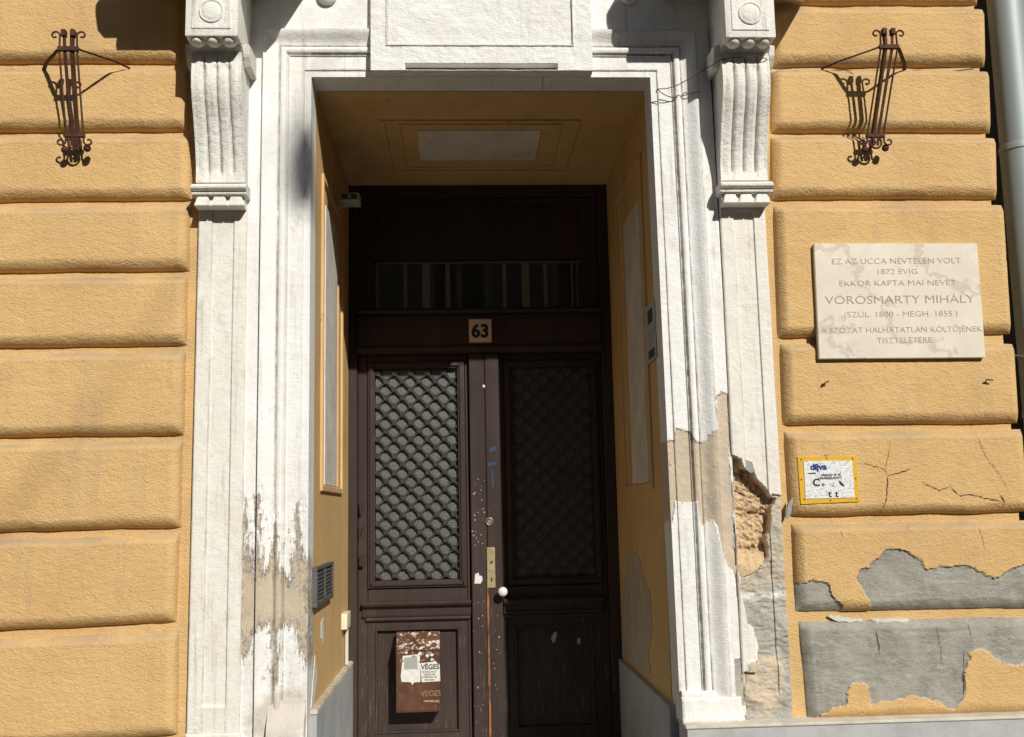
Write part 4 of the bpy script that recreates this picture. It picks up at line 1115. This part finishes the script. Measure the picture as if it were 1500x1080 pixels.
cable('cable', [(1228,97),(1245,106),(1262,114),(1275,115),(1290,115)], [.01,-.004,-.006,-.006,-.006], .0016, 'short thin wire hanging below the joint behind the right iron bracket')

# security camera
ym, zm_ = UX(489, 280, XL)
t = tag(empty('security_camera', (XL, ym, zm_)), 'small grey bullet security camera on an arm at the upper left of the entrance recess', 'camera')
Bc = U(514, 294, ym+.05)
M['cam_white'] = simple('aged_camera_plastic', (.42, .40, .36), .45)
box('mount', XL-.002, XL+.012, ym-.03, ym+.03, zm_-.035, zm_+.03, M['cam_white'], t, .003)
tube('arm', [(XL, ym, zm_+.01), (XL+.05, ym+.0, zm_-.015), (Bc[0], ym+.05, Bc[1]+.02)], .006, M['cam_white'], t)
box('housing', Bc[0]-.050, Bc[0]+.050, ym-.02, ym+.10, Bc[1]-.023, Bc[1]+.023, M['cam_white'], t, .008, 3)
box('front_glass', Bc[0]-.040, Bc[0]+.040, ym-.023, ym-.015, Bc[1]-.015, Bc[1]+.015, M['cam_dark'], t, .006, 2)
disc('lens', (Bc[0], Bc[1]), .009, ym-.027, ym-.018, M['steel'], t, 16)
c = U(496, 299, ym); bm = bmesh.new(); add_tube(bm, [(c[0]+.020*math.cos(2*PI*k/20), ym, c[1]+.020*math.sin(2*PI*k/20)) for k in range(21)], .006, 8, False)
bm_obj('cable_coil', bm, M['cam_white'], t, True)

# vent grille on the left recess wall
t = tag(empty('vent_grille', (XL, .45, 1.2)), 'dark metal ventilation grille with a mesh on the left wall of the entrance recess', 'grille')
va, vz1 = .17, UX(470, 827, XL)[1]; vb = .74; vz0 = UX(470, 883, XL)[1]
vx0, vx1 = XL-.004, XL+.022
box('backing', vx0, XL+.006, va+.01, vb-.01, vz0+.01, vz1-.01, M['ink'], t)
fw = .016
for (a_, b_, c_, d_2) in ((va, vb, vz1-fw, vz1), (va, vb, vz0, vz0+fw*1.4), (va, va+fw*1.6, vz0+fw*1.4, vz1-fw), (vb-fw*1.6, vb, vz0+fw*1.4, vz1-fw), ((va+vb)/2-.012, (va+vb)/2+.012, vz0+fw*1.4, vz1-fw)):
    box('grille_frame', vx0, vx1, a_+.0003, b_-.0003, c_+.0003, d_2-.0003, M['vent'], t, .002)
for k in range(1, 16):
    y = va+.02+(vb-va-.04)*k/16; box('grille_bar', vx1-.012, vx1-.007, y-.004, y+.004, vz0+.02, vz1-.012, M['vent'], t)
for k in range(1, 8):
    z = vz0+.02+(vz1-vz0-.035)*k/8; box('grille_bar', vx1-.007, vx1-.003, va+.02, vb-.02, z-.0035, z+.0035, M['vent'], t)

# small junction box by the door
yj, zj = UX(503, 900, XL)
t = tag(empty('junction_box', (XL, yj, zj)), 'small ivory junction box beside the left door jamb above the dado', 'junction box')
box('housing', XL-.002, XL+.03, yj-.09, yj+.09, UX(503, 920, XL)[1], UX(503, 897, XL)[1], M['socket'], t, .004, 2)
tube('conduit', [(XL+.012, yj+.05, UX(503, 920, XL)[1]), (XL+.012, yj+.05, .70)], .010, M['soffit_white'], t)

# notice on the right reveal
t = tag(empty('wall_notice', (XR, .3, 2.2)), 'white paper notice with blue print on the right wall of the entrance recess', 'notice')
na, nb = .175, .40; nz1 = UX(958, 440, XR)[1]; nz0 = UX(958, 528, XR)[1]
box('sheet', XR-.006, XR-.003, na, nb, nz0, nz1, M['notice_paper'], t)
def nb_(y0, y1, z0, z1, m): box('print', XR-.0075, XR-.0062, y0, y1, z0, z1, m, t)
hN = nz1-nz0
nb_(na+.06, nb-.05, nz1-hN*.34, nz1-hN*.10, M['notice_ink'])
nb_(na+.04, nb-.04, nz0+hN*.05, nz0+hN*.20, M['notice_ink'])
for k in range(5): nb_(na+.04, nb-.05, nz0+hN*(.30+.055*k), nz0+hN*(.315+.055*k), M['paper_grey'])

# downpipe
t = tag(empty('downpipe', (2.60, .12, 0)), 'thick grey metal rainwater downpipe at the right end of the wall', 'drainpipe')
px0 = U(1461, 100, .04)[0]; pr = .083; pcx_ = px0+pr+.01; pcy = .085
tube('pipe', [(pcx_, pcy, .0), (pcx_, pcy, 3.13)], pr, M['zinc'], t, 32)
tube('pipe', [(pcx_, pcy, 3.131), (pcx_, pcy, 7.2)], pr-.003, M['zinc'], t, 32)
for z in (3.13, 1.9):
    tube('pipe_collar', [(pcx_, pcy, z-.03), (pcx_, pcy, z-.005), (pcx_, pcy, z)], [pr+.004, pr+.004, pr+.002], M['zinc'], t, 32)
z = U(1495, 522, .04)[1]
tube('pipe_clip', [(pcx_-pr-.03, .10, z+.012), (pcx_-pr+.004, .06, z)], .007, M['steel'], t, 8)
t2 = tag(tube('conduit_pipe', [(2.462, .20, .3), (2.462, .20, 7.0)], .012, simple('white_conduit', (.6, .6, .58), .5), None, 10), 'thin white conduit in the dark niche between the wall blocks and the downpipe', 'conduit')

# hairline cracks in the blocks (irregular dark ribbons along the break, coloured as the shade inside it)
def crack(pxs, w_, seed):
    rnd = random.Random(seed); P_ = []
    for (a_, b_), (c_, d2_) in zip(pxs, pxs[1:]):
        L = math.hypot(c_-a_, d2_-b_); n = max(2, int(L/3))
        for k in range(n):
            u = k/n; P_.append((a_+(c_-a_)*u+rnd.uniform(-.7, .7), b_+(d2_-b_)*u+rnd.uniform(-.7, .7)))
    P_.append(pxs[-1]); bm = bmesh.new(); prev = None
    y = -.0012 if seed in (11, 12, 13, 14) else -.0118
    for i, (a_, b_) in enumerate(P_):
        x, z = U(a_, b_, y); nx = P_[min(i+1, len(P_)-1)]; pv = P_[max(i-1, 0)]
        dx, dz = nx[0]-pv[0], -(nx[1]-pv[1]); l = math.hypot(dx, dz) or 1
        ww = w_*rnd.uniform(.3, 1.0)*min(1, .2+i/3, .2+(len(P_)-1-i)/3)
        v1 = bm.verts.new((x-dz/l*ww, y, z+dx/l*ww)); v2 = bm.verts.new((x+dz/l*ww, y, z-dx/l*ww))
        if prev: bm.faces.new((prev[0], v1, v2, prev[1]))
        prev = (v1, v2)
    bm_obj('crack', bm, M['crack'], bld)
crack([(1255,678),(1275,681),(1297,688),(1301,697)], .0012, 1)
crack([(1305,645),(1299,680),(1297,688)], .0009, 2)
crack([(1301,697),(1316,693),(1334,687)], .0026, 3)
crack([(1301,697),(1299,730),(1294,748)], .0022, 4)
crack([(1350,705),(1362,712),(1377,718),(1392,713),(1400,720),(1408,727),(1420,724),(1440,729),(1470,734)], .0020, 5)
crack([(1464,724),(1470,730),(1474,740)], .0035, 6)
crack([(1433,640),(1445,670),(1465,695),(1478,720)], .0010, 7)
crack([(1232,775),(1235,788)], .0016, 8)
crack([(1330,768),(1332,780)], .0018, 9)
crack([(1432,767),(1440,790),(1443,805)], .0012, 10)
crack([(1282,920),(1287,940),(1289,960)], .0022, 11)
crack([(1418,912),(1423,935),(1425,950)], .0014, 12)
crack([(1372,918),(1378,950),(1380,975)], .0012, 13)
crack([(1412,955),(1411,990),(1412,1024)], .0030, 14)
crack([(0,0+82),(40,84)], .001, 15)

# ------------------------------------------------------------------ street
def st(name, x0, x1, y0, y1, z0, z1, m): return tag(box(name, x0, x1, y0, y1, z0, z1, m), kind='structure')
st('pavement', -40, 40, -3.0-3.2, 1.58, -.1, 0, M['pavement'])
st('kerb', -40, 40, -6.35, -6.201, -.2, -.002, M['kerb'])
st('road', -40, 40, -14, -6.351, -.2, -.12, M['road'])
bm = bmesh.new(); vs = [bm.verts.new(v) for v in ((-300, -300, -.204), (300, -300, -.204), (300, 300, -.204), (-300, 300, -.204))]; bm.faces.new(vs)
tag(bm_obj('ground', bm, M['ground']), kind='structure')

# the row of houses across the street: shades the low sky from the recess and stands in the door glass
op = tag(empty('opposite_building', (0, -16, 0)), 'plain plastered building row across the street facing the doorway', 'building')
M['op_wall'] = simple('opposite_plaster', (.30, .27, .22), .9, var=(1.2, (.25, .22, .18)))
M['op_glass'] = simple('opposite_window_glass', (.03, .035, .04), .15)
M['op_frame'] = simple('opposite_window_frame', (.7, .69, .65), .6)
box('wall', -45, 45, -24, -16, -.12, 10.4, M['op_wall'], op)
box('roof', -45.2, 45.2, -24, -15.8, 10.401, 10.7, M['dark_wall'], op)
for r_i in range(2):
    for k in range(-12, 13):
        x = k*2.9; z = 1.4+r_i*4.0
        fr_ = box('window', x-.65, x+.65, -15.999, -15.97, z, z+2.2, M['op_glass'], op)
        for a_, b_ in ((-.68, -.60), (-.05, .05), (.60, .68)):
            box('window_bar', x+a_, x+b_, -15.969, -15.94, z-.02, z+2.22, M['op_frame'], fr_)

box('unseen_lamp_wire_pole', 3.97, 4.09, -16.1, -15.95, 10.71, 11.7, M['steel'], op)
# unseen lamp on a wire, added to cast soft shade on the left jamb
lx, ly, lz = -.655+.426*11, -11.0, 3.07+.70*11
t = tag(empty('unseen_lamp', (lx, ly, lz)), 'unseen grey lamp added on a wire over the street to shade the left jamb', 'added lamp')
bm = bmesh.new()
add_tube(bm, [(lx, ly, lz+.20), (lx, ly, lz+.12), (lx, ly, lz+.02), (lx, ly, lz-.12), (lx, ly, lz-.20)], [.025, .06, .082, .07, .035], 16)
bm_obj('unseen_lamp_housing', bm, M['steel'], t, True)
tube('unseen_lamp_wire', [(lx, -15.95, 11.6), (lx, -13, 11.1), (lx, ly, lz+.32), (lx, -5, 11.1), (lx, .03, 11.6)], .006, M['iron_black'], t, 6)
tube('unseen_lamp_hanger', [(lx, ly, lz+.33), (lx, ly, lz+.19)], .01, M['iron_black'], t, 6)
